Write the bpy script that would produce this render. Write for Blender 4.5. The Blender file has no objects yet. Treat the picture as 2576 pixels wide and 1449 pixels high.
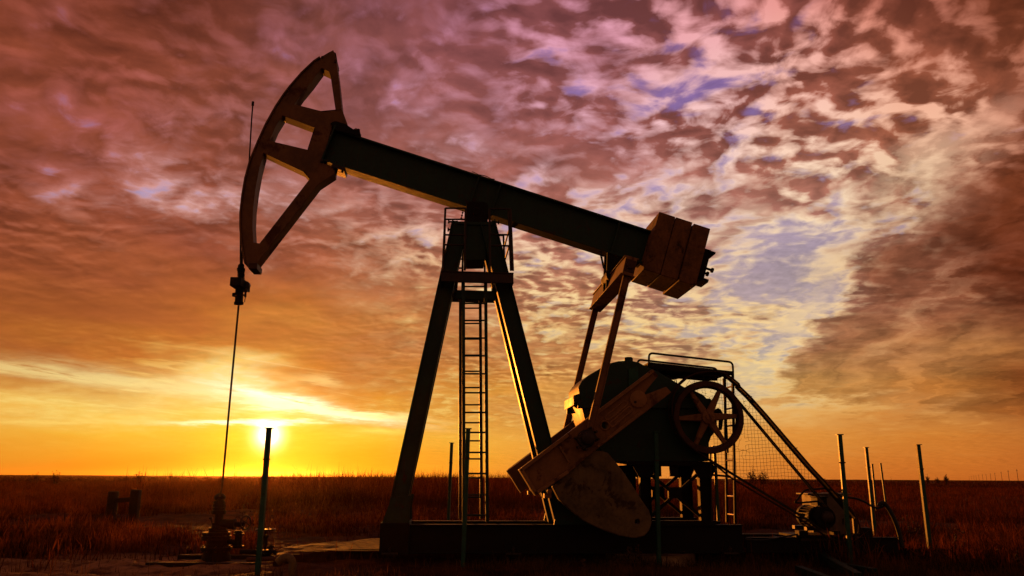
import bpy, bmesh, math, random
import numpy as np
from mathutils import Vector, Matrix
from mathutils.geometry import tessellate_polygon

sc = bpy.context.scene
R = math.radians
rng = random.Random(7)

# ------------------------------------------------------------------ camera
CAM_H, F_PX, W_PX, H_PX = 1.25, 2004.0, 2576.0, 1449.0
PITCH, ROLL = R(13.36), R(0.33)
cam_d = bpy.data.cameras.new("camera")
cam = bpy.data.objects.new("camera", cam_d)
sc.collection.objects.link(cam)
CAM_M = Matrix.Translation((0, 0, CAM_H)) @ Matrix.Rotation(R(90) + PITCH, 4, 'X') @ Matrix.Rotation(ROLL, 4, 'Z')
cam.matrix_world = CAM_M
cam_d.sensor_width = 36.0
cam_d.lens = 36.0 * F_PX / W_PX
cam_d.clip_start = 0.1
cam_d.clip_end = 20000
sc.camera = cam
sc.view_settings.view_transform = 'Standard'
sc.view_settings.look = 'None'
sc.view_settings.exposure = 0
sc.view_settings.gamma = 1
C_ROT = CAM_M.to_3x3()
C_LOC = Vector((0, 0, CAM_H))


def ray(u, v):
    """Direction through a point of the photograph (2576 x 1449 units)."""
    return (C_ROT @ Vector((u - W_PX / 2, H_PX / 2 - v, -F_PX))).normalized()


def ground(u, v, z=0.0):
    d = ray(u, v)
    return C_LOC + d * ((z - CAM_H) / d.z)


def lin(c):
    return tuple(((x / 255) / 12.92 if x / 255 <= 0.04045 else ((x / 255 + 0.055) / 1.055) ** 2.4) for x in c)


# ------------------------------------------------------------------ sky
SUN_DIR = ray(676, 1094)
SUN_AZ = math.atan2(SUN_DIR.x, SUN_DIR.y)
SUN_EL = math.asin(SUN_DIR.z)


class NT:
    """Tiny expression builder for node trees."""
    def __init__(s, tree):
        s.t = tree

    def n(s, kind, **kw):
        nd = s.t.nodes.new(kind)
        for k, v in kw.items():
            setattr(nd, k, v)
        return nd

    def put(s, sock, v):
        if hasattr(v, 'is_output'):
            s.t.links.new(v, sock)
        else:
            if isinstance(v, (tuple, list)) and len(v) == 3 and sock.type == 'RGBA':
                v = (*v, 1.0)
            sock.default_value = v

    def m(s, op, a, b=None, c=None, clamp=False):
        nd = s.n('ShaderNodeMath', operation=op, use_clamp=clamp)
        for i, x in enumerate((a, b, c)):
            if x is not None:
                s.put(nd.inputs[i], x)
        return nd.outputs[0]

    def add(s, a, b): return s.m('ADD', a, b)
    def sub(s, a, b): return s.m('SUBTRACT', a, b)
    def mul(s, a, b): return s.m('MULTIPLY', a, b)
    def mad(s, a, b, c): return s.m('MULTIPLY_ADD', a, b, c)

    def sm(s, x, a, b, o0=0.0, o1=1.0):
        nd = s.n('ShaderNodeMapRange', interpolation_type='SMOOTHSTEP')
        for i, v in enumerate((x, a, b, o0, o1)):
            s.put(nd.inputs[i], v)
        return nd.outputs[0]

    def mix(s, f, a, b, mode='MIX'):
        nd = s.n('ShaderNodeMix', data_type='RGBA', blend_type=mode)
        s.put(nd.inputs[0], f); s.put(nd.inputs[6], a); s.put(nd.inputs[7], b)
        return nd.outputs[2]

    def xyz(s, x, y, z):
        nd = s.n('ShaderNodeCombineXYZ')
        for i, v in enumerate((x, y, z)):
            s.put(nd.inputs[i], v)
        return nd.outputs[0]

    def noise(s, vec, scale, detail=4.0, rough=0.5, dist=0.0, lac=2.0):
        nd = s.n('ShaderNodeTexNoise')
        s.put(nd.inputs['Vector'], vec)
        nd.inputs['Scale'].default_value = scale
        nd.inputs['Detail'].default_value = detail
        nd.inputs['Roughness'].default_value = rough
        nd.inputs['Lacunarity'].default_value = lac
        nd.inputs['Distortion'].default_value = dist
        return nd.outputs[0]

    def noise2(s, *a, **kw):
        o = s.noise(*a, **kw)
        o.node.noise_dimensions = '2D'
        return o

    def ramp(s, f, stops, interp='LINEAR'):
        nd = s.n('ShaderNodeValToRGB')
        cr = nd.color_ramp
        cr.interpolation = interp
        while len(cr.elements) < len(stops):
            cr.elements.new(1.0)
        for e, (p, c) in zip(cr.elements, stops):
            e.position = p
            e.color = c if len(c) == 4 else (*c, 1)
        s.put(nd.inputs[0], f)
        return nd.outputs


# Colours of the evening cloud deck: shaded cloud, sunlit cloud rims, clear gaps; on a grid over the sky
GU = [-300, 0, 430, 680, 860, 1290, 1720, 2150, 2576, 2900]
GV = [-150, 0, 300, 500, 650, 800, 900, 1000, 1100, 1150, 1192, 1230]
SHADE = [
 [(112,52,34),(116,54,36),(108,48,34),(108,56,46),(108,58,62),(116,62,66),(120,64,62),(114,58,46),(90,40,24),(82,38,22)],
 [(124,60,40),(130,62,42),(116,54,38),(116,62,52),(124,68,66),(134,74,80),(138,76,76),(138,72,58),(104,50,30),(94,46,28)],
 [(130,64,46),(136,68,50),(130,66,48),(130,70,58),(136,78,74),(146,84,82),(148,84,74),(150,84,60),(146,80,58),(140,74,50)],
 [(130,64,40),(134,66,44),(144,74,56),(148,82,66),(156,90,76),(164,100,86),(164,104,92),(172,110,90),(114,58,36),(100,50,30)],
 [(135,66,38),(140,70,42),(150,76,50),(156,84,56),(164,94,66),(172,108,86),(166,118,110),(158,106,92),(98,46,28),(90,40,24)],
 [(160,84,36),(164,88,40),(174,94,46),(178,100,50),(180,106,60),(184,118,74),(170,122,102),(178,120,86),(106,52,30),(98,46,26)],
 [(190,110,40),(192,112,42),(192,110,44),(194,114,44),(194,116,48),(190,120,62),(188,140,98),(200,150,100),(128,66,34),(118,58,30)],
 [(230,170,75),(235,180,85),(248,208,108),(255,226,120),(224,144,48),(204,134,60),(216,168,105),(216,162,92),(165,95,48),(150,85,42)],
 [(235,158,45),(240,168,52),(250,190,48),(255,198,40),(255,196,46),(236,166,66),(226,152,68),(216,136,52),(194,112,44),(185,104,42)],
 [(230,140,32),(234,146,35),(246,160,28),(252,174,18),(255,176,24),(236,156,54),(226,142,58),(212,124,42),(192,104,40),(182,98,38)],
 [(228,126,22),(232,132,25),(244,146,15),(248,152,6),(255,160,8),(234,148,48),(226,138,54),(208,114,36),(196,100,36),(186,94,34)],
 [(225,120,20),(230,126,20),(240,140,10),(255,155,4),(250,150,6),(230,140,45),(220,130,48),(200,105,32),(190,95,34),(180,90,32)],
]
LIT = [
 [(140,70,55),(150,76,58),(138,72,60),(150,88,88),(160,100,110),(180,116,140),(195,122,125),(170,96,80),(125,62,42),(110,55,36)],
 [(164,82,64),(174,88,70),(164,90,82),(170,100,110),(184,114,134),(212,138,168),(240,160,162),(222,130,112),(150,78,54),(130,68,45)],
 [(174,92,82),(190,102,96),(194,110,106),(192,116,118),(200,128,136),(228,172,194),(255,216,204),(255,196,166),(226,148,120),(205,128,100)],
 [(170,90,72),(180,100,84),(226,170,160),(232,182,176),(216,160,150),(240,196,176),(246,208,190),(255,232,190),(168,100,76),(150,84,60)],
 [(170,90,58),(176,96,64),(188,110,80),(215,155,130),(234,186,156),(246,208,160),(244,212,172),(250,218,176),(138,76,56),(124,66,46)],
 [(180,98,42),(188,104,48),(200,114,60),(204,120,66),(220,150,100),(250,216,146),(240,202,148),(250,212,146),(158,92,54),(140,80,46)],
 [(245,190,90),(248,196,96),(244,186,86),(226,160,74),(226,160,84),(244,196,116),(244,210,138),(246,214,156),(190,118,64),(170,105,55)],
 [(248,214,120),(252,224,134),(255,240,158),(255,255,220),(255,240,150),(238,188,102),(238,200,128),(238,192,116),(206,134,70),(190,120,60)],
 [(240,170,58),(246,182,68),(254,204,68),(255,220,76),(255,212,70),(242,176,76),(234,164,80),(226,150,64),(206,126,54),(195,115,48)],
 [(234,146,36),(238,152,40),(250,168,36),(253,182,26),(255,186,32),(240,162,60),(230,148,64),(218,130,48),(198,110,44),(188,102,42)],
 [(228,126,22),(232,132,25),(244,146,15),(248,152,6),(255,160,8),(234,148,48),(226,138,54),(208,114,36),(196,100,36),(186,94,34)],
 [(225,120,20),(230,126,20),(240,140,10),(255,155,4),(250,150,6),(230,140,45),(220,130,48),(200,105,32),(190,95,34),(180,90,32)],
]
GAP = [
 [(120,80,110)]*3 + [(130,90,125),(136,96,135),(140,98,145),(132,92,130),(120,80,110),(100,65,85),(90,60,80)],
 [(130,88,120)]*3 + [(140,100,140),(146,106,150),(138,98,158),(132,92,145),(130,88,120),(110,72,95),(100,66,85)],
 [(160,128,170)]*3 + [(165,135,180),(160,128,175),(172,138,194),(146,116,172),(146,116,170),(160,128,170),(150,120,155)],
 [(190,170,205)]*3 + [(200,175,205),(195,165,190),(196,168,200),(190,166,190),(184,158,180),(150,118,150),(140,110,135)],
 [(178,120,105),(178,120,105),(190,130,115),(220,180,185),(215,180,175),(200,170,185),(170,148,162),(166,148,160),(130,100,120),(120,95,110)],
 [(188,106,50)]*2 + [(200,116,62),(206,126,74),(216,160,120),(226,200,170),(182,158,158),(176,156,156),(130,95,95),(120,85,85)],
 [(232,168,76)]*2 + [(224,158,70),(216,146,64),(212,144,78),(220,182,130),(205,185,160),(186,176,172),(170,125,85),(150,110,75)],
 [(240,196,100),(244,206,112),(250,216,120),(255,236,140),(240,180,80),(224,168,90),(220,184,130),(214,182,136),(190,125,68),(175,110,58)],
 [(238,164,52),(243,174,60),(252,196,56),(255,208,50),(255,204,56),(239,170,70),(230,158,74),(221,143,58),(200,119,49),(190,110,45)],
 [(232,143,34),(236,149,37),(248,164,32),(253,178,22),(255,181,28),(238,159,57),(228,145,61),(215,127,45),(195,107,42),(185,100,40)],
 [(228,126,22),(232,132,25),(244,146,15),(248,152,6),(255,160,8),(234,148,48),(226,138,54),(208,114,36),(196,100,36),(186,94,34)],
 [(225,120,20),(230,126,20),(240,140,10),(255,155,4),(250,150,6),(230,140,45),(220,130,48),(200,105,32),(190,95,34),(180,90,32)],
]
# thickness of the deck: above 0.5 mostly closed, below mostly open
THICK = [
 [.62,.62,.66,.60,.48,.46,.48,.54,.70,.75],
 [.58,.58,.66,.58,.47,.45,.45,.52,.72,.75],
 [.53,.52,.57,.57,.48,.45,.41,.46,.50,.55],
 [.58,.57,.42,.40,.45,.43,.40,.41,.66,.70],
 [.66,.66,.58,.50,.42,.42,.32,.34,.72,.75],
 [.70,.70,.70,.64,.52,.42,.38,.36,.70,.75],
 [.55,.55,.62,.64,.58,.46,.34,.40,.66,.70],
 [.45,.45,.42,.40,.55,.50,.40,.45,.58,.60],
 [.5]*10, [.5]*10, [.5]*10, [.5]*10,
]


for rows, f_ in ((SHADE, 0.98), (LIT, 1.0)):
    for r_ in rows[:5]:
        r_[:] = [(c[0], c[1], c[2] * f_) for c in r_]


def grid_at(tab, u, v):
    u = min(max(u, GU[0]), GU[-1]); v = min(max(v, GV[0]), GV[-1])
    i = max(k for k in range(len(GU) - 1) if GU[k] <= u)
    j = max(k for k in range(len(GV) - 1) if GV[k] <= v)
    a = (u - GU[i]) / (GU[i + 1] - GU[i]); b = (v - GV[j]) / (GV[j + 1] - GV[j])
    q = [np.array(tab[jj][ii], float) for jj, ii in ((j, i), (j, i + 1), (j + 1, i), (j + 1, i + 1))]
    return (q[0] * (1 - a) + q[1] * a) * (1 - b) + (q[2] * (1 - a) + q[3] * a) * b


C_INV = C_ROT.inverted()


def azel_to_uv(az, el):
    d = C_INV @ Vector((math.sin(az) * math.cos(el), math.cos(az) * math.cos(el), math.sin(el)))
    if d.z > -0.05:
        d.z = -0.05
    return W_PX / 2 + d.x / -d.z * F_PX, H_PX / 2 - d.y / -d.z * F_PX


def uv_azel(u, v):
    d = ray(u, v)
    return math.atan2(d.x, d.y), math.asin(d.z)


world = bpy.data.worlds.new("World")
sc.world = world
world.use_nodes = True
world.cycles.sampling_method = 'MANUAL'
world.cycles.sample_map_resolution = 512
wt = world.node_tree
wt.nodes.clear()
k = NT(wt)
dirn = k.n('ShaderNodeTexCoord').outputs['Generated']
nrm = k.n('ShaderNodeVectorMath', operation='NORMALIZE')
k.put(nrm.inputs[0], dirn)
sep = k.n('ShaderNodeSeparateXYZ')
k.put(sep.inputs[0], nrm.outputs[0])
dx, dy, dz = sep.outputs
az = k.m('ARCTAN2', dx, dy)
el = k.m('ARCSINE', dz)
EL_MAX = R(44)
# cloud-plane coordinates: a level deck seen in perspective
hz = k.add(k.m('MAXIMUM', dz, 0.0), 0.13)
cpx = k.m('DIVIDE', dx, hz)
cpy = k.m('DIVIDE', dy, hz)
cp = k.xyz(cpx, cpy, 0.0)
# slow wander of the colour regions so that their borders are ragged
wob = k.noise2(cp, 0.9, 4, 0.55)
wob2 = k.noise2(k.xyz(k.add(cpx, 31.7), cpy, 0.0), 0.9, 4, 0.55)
wamp = k.sm(el, R(0.5), R(9), 0.1, 1.0)
az_w = k.mad(k.mul(k.sub(wob, 0.5), wamp), 0.30, az)
el_w = k.mad(k.mul(k.sub(wob2, 0.5), wamp), 0.16, el)
el_n = k.m('DIVIDE', el_w, EL_MAX, clamp=True)
COLS = [R(a) for a in (-41, -33, -24, -17, -11, -4, 3, 11, 19, 27, 36)]
ELS = [R(e) for e in (-1, 0, 1.3, 2.6, 4, 5.6, 7.5, 9.5, 12, 15, 18, 22, 26, 31, 37, 43)]


def field(tab, alpha=None):
    out = outa = None
    for i, a in enumerate(COLS):
        stops = []
        for e in ELS[1:]:
            u, v = azel_to_uv(a, e)
            c = lin(grid_at(tab, u, v))
            al = float(grid_at(alpha, u, v)) if alpha else 1.0
            stops.append((e / EL_MAX, (*c, al)))
        col, ao = k.ramp(el_n, stops)
        if out is None:
            out, outa = col, ao
        else:
            f = k.sm(az_w, COLS[i - 1], a)
            out = k.mix(f, out, col)
            if alpha:
                outa = k.mad(f, k.sub(ao, outa), outa)
    return out, outa


shade, thick = field(SHADE, THICK)
lit, _ = field(LIT)
gap, _ = field(GAP)

# turbulence of the deck
wsum = None
right = k.sm(az, R(-15), R(5))


def vadd(v, off):
    nd = k.n('ShaderNodeVectorMath', operation='ADD')
    k.put(nd.inputs[0], v); k.put(nd.inputs[1], off)
    return nd.outputs[0]


def warped(vec, scale, amt):
    w_ = k.n('ShaderNodeTexNoise')
    k.put(w_.inputs['Vector'], vec)
    w_.noise_dimensions = '2D'
    w_.inputs['Scale'].default_value = scale
    w_.inputs['Detail'].default_value = 2
    nd = k.n('ShaderNodeVectorMath', operation='MULTIPLY_ADD')
    k.put(nd.inputs[0], w_.outputs['Color']); nd.inputs[1].default_value = (amt, amt, 0); k.put(nd.inputs[2], vec)
    return nd.outputs[0]


def puffs(vec):
    """Flocculent cloud cells: thick in the middle of a cell, thin between cells."""
    q = warped(warped(vec, 5.0, 0.06), 22.0, 0.03)
    v = k.n('ShaderNodeTexVoronoi', feature='SMOOTH_F1')
    k.put(v.inputs['Vector'], q)
    v.voronoi_dimensions = '2D'
    v.inputs['Scale'].default_value = 10.0
    v.inputs['Smoothness'].default_value = 1.0
    v.inputs['Randomness'].default_value = 1.0
    v2 = k.n('ShaderNodeTexVoronoi', feature='SMOOTH_F1')
    k.put(v2.inputs['Vector'], q)
    v2.voronoi_dimensions = '2D'
    v2.inputs['Scale'].default_value = 20.0
    v2.inputs['Smoothness'].default_value = 1.0
    return k.sub(0.62, k.mad(v2.outputs['Distance'], 0.42, k.mul(v.outputs['Distance'], 0.75)))


def density(vec):
    md = k.noise2(vec, 4.2, 3, 0.5)
    md2 = k.noise2(vec, 13.0, 4, 0.52, 0.3)
    return k.mad(k.sub(k.mad(md2, 0.52, k.mul(md, 0.48)), 0.5), k.mad(right, 0.20, 1.10), k.mul(puffs(vec), k.mad(right, 0.28, 0.30)))


cps = warped(cp, 1.8, 0.12)
big = k.noise2(cps, 1.5, 2, 0.5)
dn0 = density(cps)
dn1 = density(vadd(cps, (-0.018, 0.028, 0.0)))
fine = k.noise2(cps, 26.0, 5, 0.6)
def plain(u, v, ru, rv):
    a, e = uv_azel(u, v)
    p = k.mul(k.sub(az_w, a), F_PX / ru); q = k.mul(k.sub(el_w, e), F_PX / rv)
    return k.m('EXPONENT', k.mul(k.mad(p, p, k.mul(q, q)), -1.0))


# calm zones: smooth sheet low on the left, clear gap and clear low air on the right
calm = k.mul(k.sm(az, R(-2), R(-13)), k.sm(el, R(16), R(9.5)))
t = k.add(thick, k.mul(k.sub(big, 0.5), k.mad(calm, -0.3, 0.45)))
low_r = plain(2080, 1020, 430, 120)
hole_v = k.m('MAXIMUM', k.mul(plain(1880, 710, 230, 130), 1.1), k.mul(plain(2020, 960, 330, 110), 0.9))
amp = k.mad(k.m('MAXIMUM', k.m('MAXIMUM', calm, k.mul(low_r, 1.1)), k.mul(hole_v, 0.75)), -0.65, 1.0)
t = k.mad(dn0, amp, t)
t = k.mad(k.mul(k.sub(fine, 0.5), 0.15), amp, t)
patchy = k.noise2(k.xyz(k.add(cpx, 9.3), cpy, 0.0), 1.25, 3, 0.5)
relief = k.mul(k.mul(k.mul(k.sub(dn0, dn1), amp), k.sm(el, R(2.5), R(13), 0.2, 1.0)), k.sm(patchy, 0.33, 0.62, 0.30, 1.25))

# --- heavy bank on the right: border elevation as a function of azimuth
bn = k.noise2(k.xyz(cpx, k.add(cpy, 17.1), 0.0), 2.6, 6, 0.62)
bpts = [uv_azel(*p) for p in ((1700, 1010), (1960, 905), (2040, 800), (2110, 690), (2190, 600), (2290, 510), (2420, 400), (2640, 240))]
a0, a1 = R(5), R(38)
fc = k.n('ShaderNodeFloatCurve')
cur = fc.mapping.curves[0]
while len(cur.points) < len(bpts):
    cur.points.new(0.5, 0.5)
for p, (a, e) in zip(cur.points, bpts):
    p.location = ((a - a0) / (a1 - a0), e / EL_MAX)
fc.mapping.update()
k.put(fc.inputs[1], k.m('DIVIDE', k.sub(az, a0), a1 - a0, clamp=True))
bord = k.mul(fc.outputs[0], EL_MAX)
sd = k.mad(k.sub(bn, 0.5), 0.13, k.sub(bord, el))     # >0 below/right of the border
low_edge = k.sm(k.mad(k.sub(bn, 0.5), 0.11, k.mad(az, 0.14, el)), R(7.3), R(9.3))
rim = k.mul(k.sm(sd, -0.075, -0.004), k.sm(sd, 0.055, 0.0))
rim = k.mul(k.mul(rim, k.sm(el, R(27), R(17), 0.35, 1.0)), k.mul(k.sm(az, R(13), R(19)), low_edge))
inside = k.mul(k.mul(k.sm(sd, 0.0, 0.06), k.sm(az, R(13), R(18))), low_edge)
t = k.mad(inside, k.mad(k.sub(t, 0.62), -0.55, 0.16), t)
relief = k.mul(relief, k.mad(inside, -0.8, 1.0))
t = k.mad(rim, -0.06, t)
t = k.add(t, 0.045)


t = k.mad(k.mul(hole_v, k.sub(1.0, inside)), -0.24, t)

lit_w = k.m('ADD', k.m('POWER', k.sm(t, 0.78, 0.28), k.mad(right, 0.7, 2.0)), k.mul(relief, k.mad(right, 2.3, 1.5)), clamp=True)
gap_w = k.sm(t, 0.46, 0.13)
gl = k.mad(k.sub(fine, 0.5), 0.5, k.mad(k.sub(big, 0.5), 0.5, 1.0))
gap = k.mix(1.0, gap, k.xyz(gl, gl, gl), 'MULTIPLY')
lit_w = k.mul(lit_w, k.mad(inside, -0.45, 1.0))
fold = k.noise2(cps, 6.5, 5, 0.58)
bstr = k.noise2(k.xyz(k.mul(sd, 13.0), k.mad(az, 4.0, k.mul(el, 2.0)), 0.0), 1.5, 5, 0.5, 0.2)
fo = k.mad(k.sub(fold, 0.5), k.mul(k.mad(calm, -0.9, 1.3), k.sm(el, R(3.5), R(10))), 1.0)
fo = k.mad(k.mul(k.sub(bstr, 0.47), inside), 2.0, fo)
fo = k.m('MAXIMUM', k.mad(relief, k.mad(right, 0.6, 0.8), fo), 0.62)
shade = k.mix(1.0, shade, k.xyz(fo, fo, fo), 'MULTIPLY')
shade = k.mix(k.mul(inside, 0.8), shade, k.mix(1.0, shade, (0.80, 0.66, 0.50), 'MULTIPLY'))
lit_w = k.m('ADD', lit_w, k.mul(k.mul(k.sm(bstr, 0.48, 0.85), inside), 0.35), clamp=True)
col = k.mix(lit_w, shade, lit)
col = k.mix(gap_w, col, gap)
col = k.mix(k.mul(rim, k.mul(k.sm(bn, 0.2, 0.6), k.sm(bstr, 0.38, 0.60, 0.05, 0.70))), col, lit)

# --- lower border of the orange cloud sheet on the left, with bright streaks under it
streak = k.noise2(k.xyz(k.mul(az, 3.0), k.mul(k.mad(az, 0.10, el), 42.0), 0.0), 2.2, 5, 0.6, 0.4)
st_m = k.mul(k.sm(el, R(2.2), R(3.6)), k.sm(el, R(9.5), R(6.5)))
st_m = k.mul(st_m, k.sm(az, R(6), R(-12)))
col = k.mix(k.mul(k.mul(k.sm(streak, 0.55, 0.72), st_m), 0.55), col, lit)


def blob(u, v, ru, rv, tilt=0.0):
    """Soft elliptical weight around a direction; ru, rv in photograph units, tilt in degrees."""
    a, e = uv_azel(u, v)
    ra, re_ = ru / F_PX, rv / F_PX
    ct, s_ = math.cos(R(tilt)), math.sin(R(tilt))
    da, de = k.sub(az_b, a), k.sub(el_b, e)
    p = k.mul(k.mad(da, ct, k.mul(de, s_)), 1 / ra)
    q = k.mul(k.mad(de, ct, k.mul(da, -s_)), 1 / re_)
    return k.m('EXPONENT', k.mul(k.mad(p, p, k.mul(q, q)), -1.0))


sn = k.noise2(k.xyz(k.mul(az, 9.0), k.mul(el, 60.0), 0.0), 1.6, 5, 0.6)
sn2 = k.noise2(k.xyz(k.mul(az, 7.0), k.mul(k.mad(az, 0.12, el), 75.0), 0.0), 2.0, 5, 0.6)
az_b = k.mad(k.sub(sn, 0.5), 0.05, az)
el_b = k.mad(k.sub(sn, 0.5), 0.016, el)
for (u, v, ru, rv, tl, c, am) in (
        (690, 1006, 120, 15, -11, (255, 255, 225), 1.5),
        (800, 1033, 180, 9, -7, (255, 250, 200), 1.2),
        (450, 975, 330, 18, -6, (255, 238, 160), 0.55),
        (120, 940, 260, 14, -5, (255, 232, 150), 0.6),
        (640, 1062, 150, 5, 1, (255, 255, 200), 1.2),
        (920, 1043, 120, 8, -3, (255, 240, 160), 0.8),
        (800, 962, 60, 12, -8, (255, 225, 140), 0.6),
        (180, 1060, 200, 4.5, 3, (255, 216, 110), 0.6),
        (960, 1085, 70, 8, 0, (255, 214, 100), 0.5)):
    bw = k.mul(k.mul(blob(u, v, ru, rv, tl), am), k.sm(sn2, 0.20, 0.50))
    bw = k.m('MINIMUM', bw, 1.0)
    col = k.mix(bw, col, tuple(1.35 * x for x in lin(c)) if v > 990 and u > 600 else lin(c))

# --- the sun and its aureole
dot = k.n('ShaderNodeVectorMath', operation='DOT_PRODUCT')
k.put(dot.inputs[0], nrm.outputs[0]); dot.inputs[1].default_value = SUN_DIR
ang = k.m('ARCCOSINE', k.m('MINIMUM', dot.outputs['Value'], 1.0))
g1 = k.m('EXPONENT', k.mul(k.m('POWER', k.mul(ang, 1 / R(3.2)), 1.1), -1.0))
col = k.mix(1.0, col, k.mix(k.mul(g1, 0.2), (0, 0, 0), (1.0, 0.42, 0.0)), 'ADD')
g2 = k.m('EXPONENT', k.mul(k.m('POWER', k.mul(ang, 1 / R(0.70)), 1.8), -1.0))
col = k.mix(1.0, col, k.mix(k.m('MINIMUM', g2, 1.0), (0, 0, 0), (5, 4, 2.2)), 'ADD')

# --- clear evening air from the Sky Texture for everything away from the sunset, darkening behind the viewer
nis = k.n('ShaderNodeTexSky', sky_type='NISHITA')
nis.sun_disc = False
nis.sun_elevation = max(SUN_EL, 0.0)
nis.sun_rotation = SUN_AZ
nis.dust_density = 3.0
back = k.m('MAXIMUM', k.sm(k.m('ABSOLUTE', az), R(45), R(85)), k.sm(el, R(40), R(62)))
afterglow = k.mix(k.sm(el, R(-2), R(40)), (0.29, 0.125, 0.055), (0.15, 0.07, 0.048))
far_sky = k.mix(1.0, k.mix(1.0, nis.outputs[0], (0.012, 0.0066, 0.0058), 'MULTIPLY'), afterglow, 'ADD')
col = k.mix(back, col, far_sky)
bg = k.n('ShaderNodeBackground')
k.put(bg.inputs[0], col)
bg.inputs[1].default_value = 1.0
wo = k.n('ShaderNodeOutputWorld')
wt.links.new(bg.outputs[0], wo.inputs[0])

# ------------------------------------------------------------------ sun
sun_d = bpy.data.lights.new("sun", 'SUN')
sun_d.energy = 4.4
sun_d.angle = R(0.53)
sun_d.color = (1.0, 0.27, 0.025)
sun = bpy.data.objects.new("sun", sun_d)
sc.collection.objects.link(sun)
sun.rotation_euler = SUN_DIR.to_track_quat('Z', 'Y').to_euler()

# ------------------------------------------------------------------ object and mesh helpers
COL = sc.collection


def tag(o, label=None, cat=None, group=None, kind=None):
    if label: o['label'] = label
    if cat: o['category'] = cat
    if group: o['group'] = group
    if kind: o['kind'] = kind
    return o


def empty(name, loc, label, cat, group=None, rotz=0.0):
    o = bpy.data.objects.new(name, None)
    o.empty_display_size = 0.2
    COL.objects.link(o)
    o.matrix_world = Matrix.Translation(loc) @ Matrix.Rotation(rotz, 4, 'Z')
    return tag(o, label, cat, group)


def copy_tree(o, parent=None):
    c = o.copy()
    COL.objects.link(c)
    if parent:
        c.parent = parent
    for ch in list(o.children):
        copy_tree(ch, c)
    return c


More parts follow.
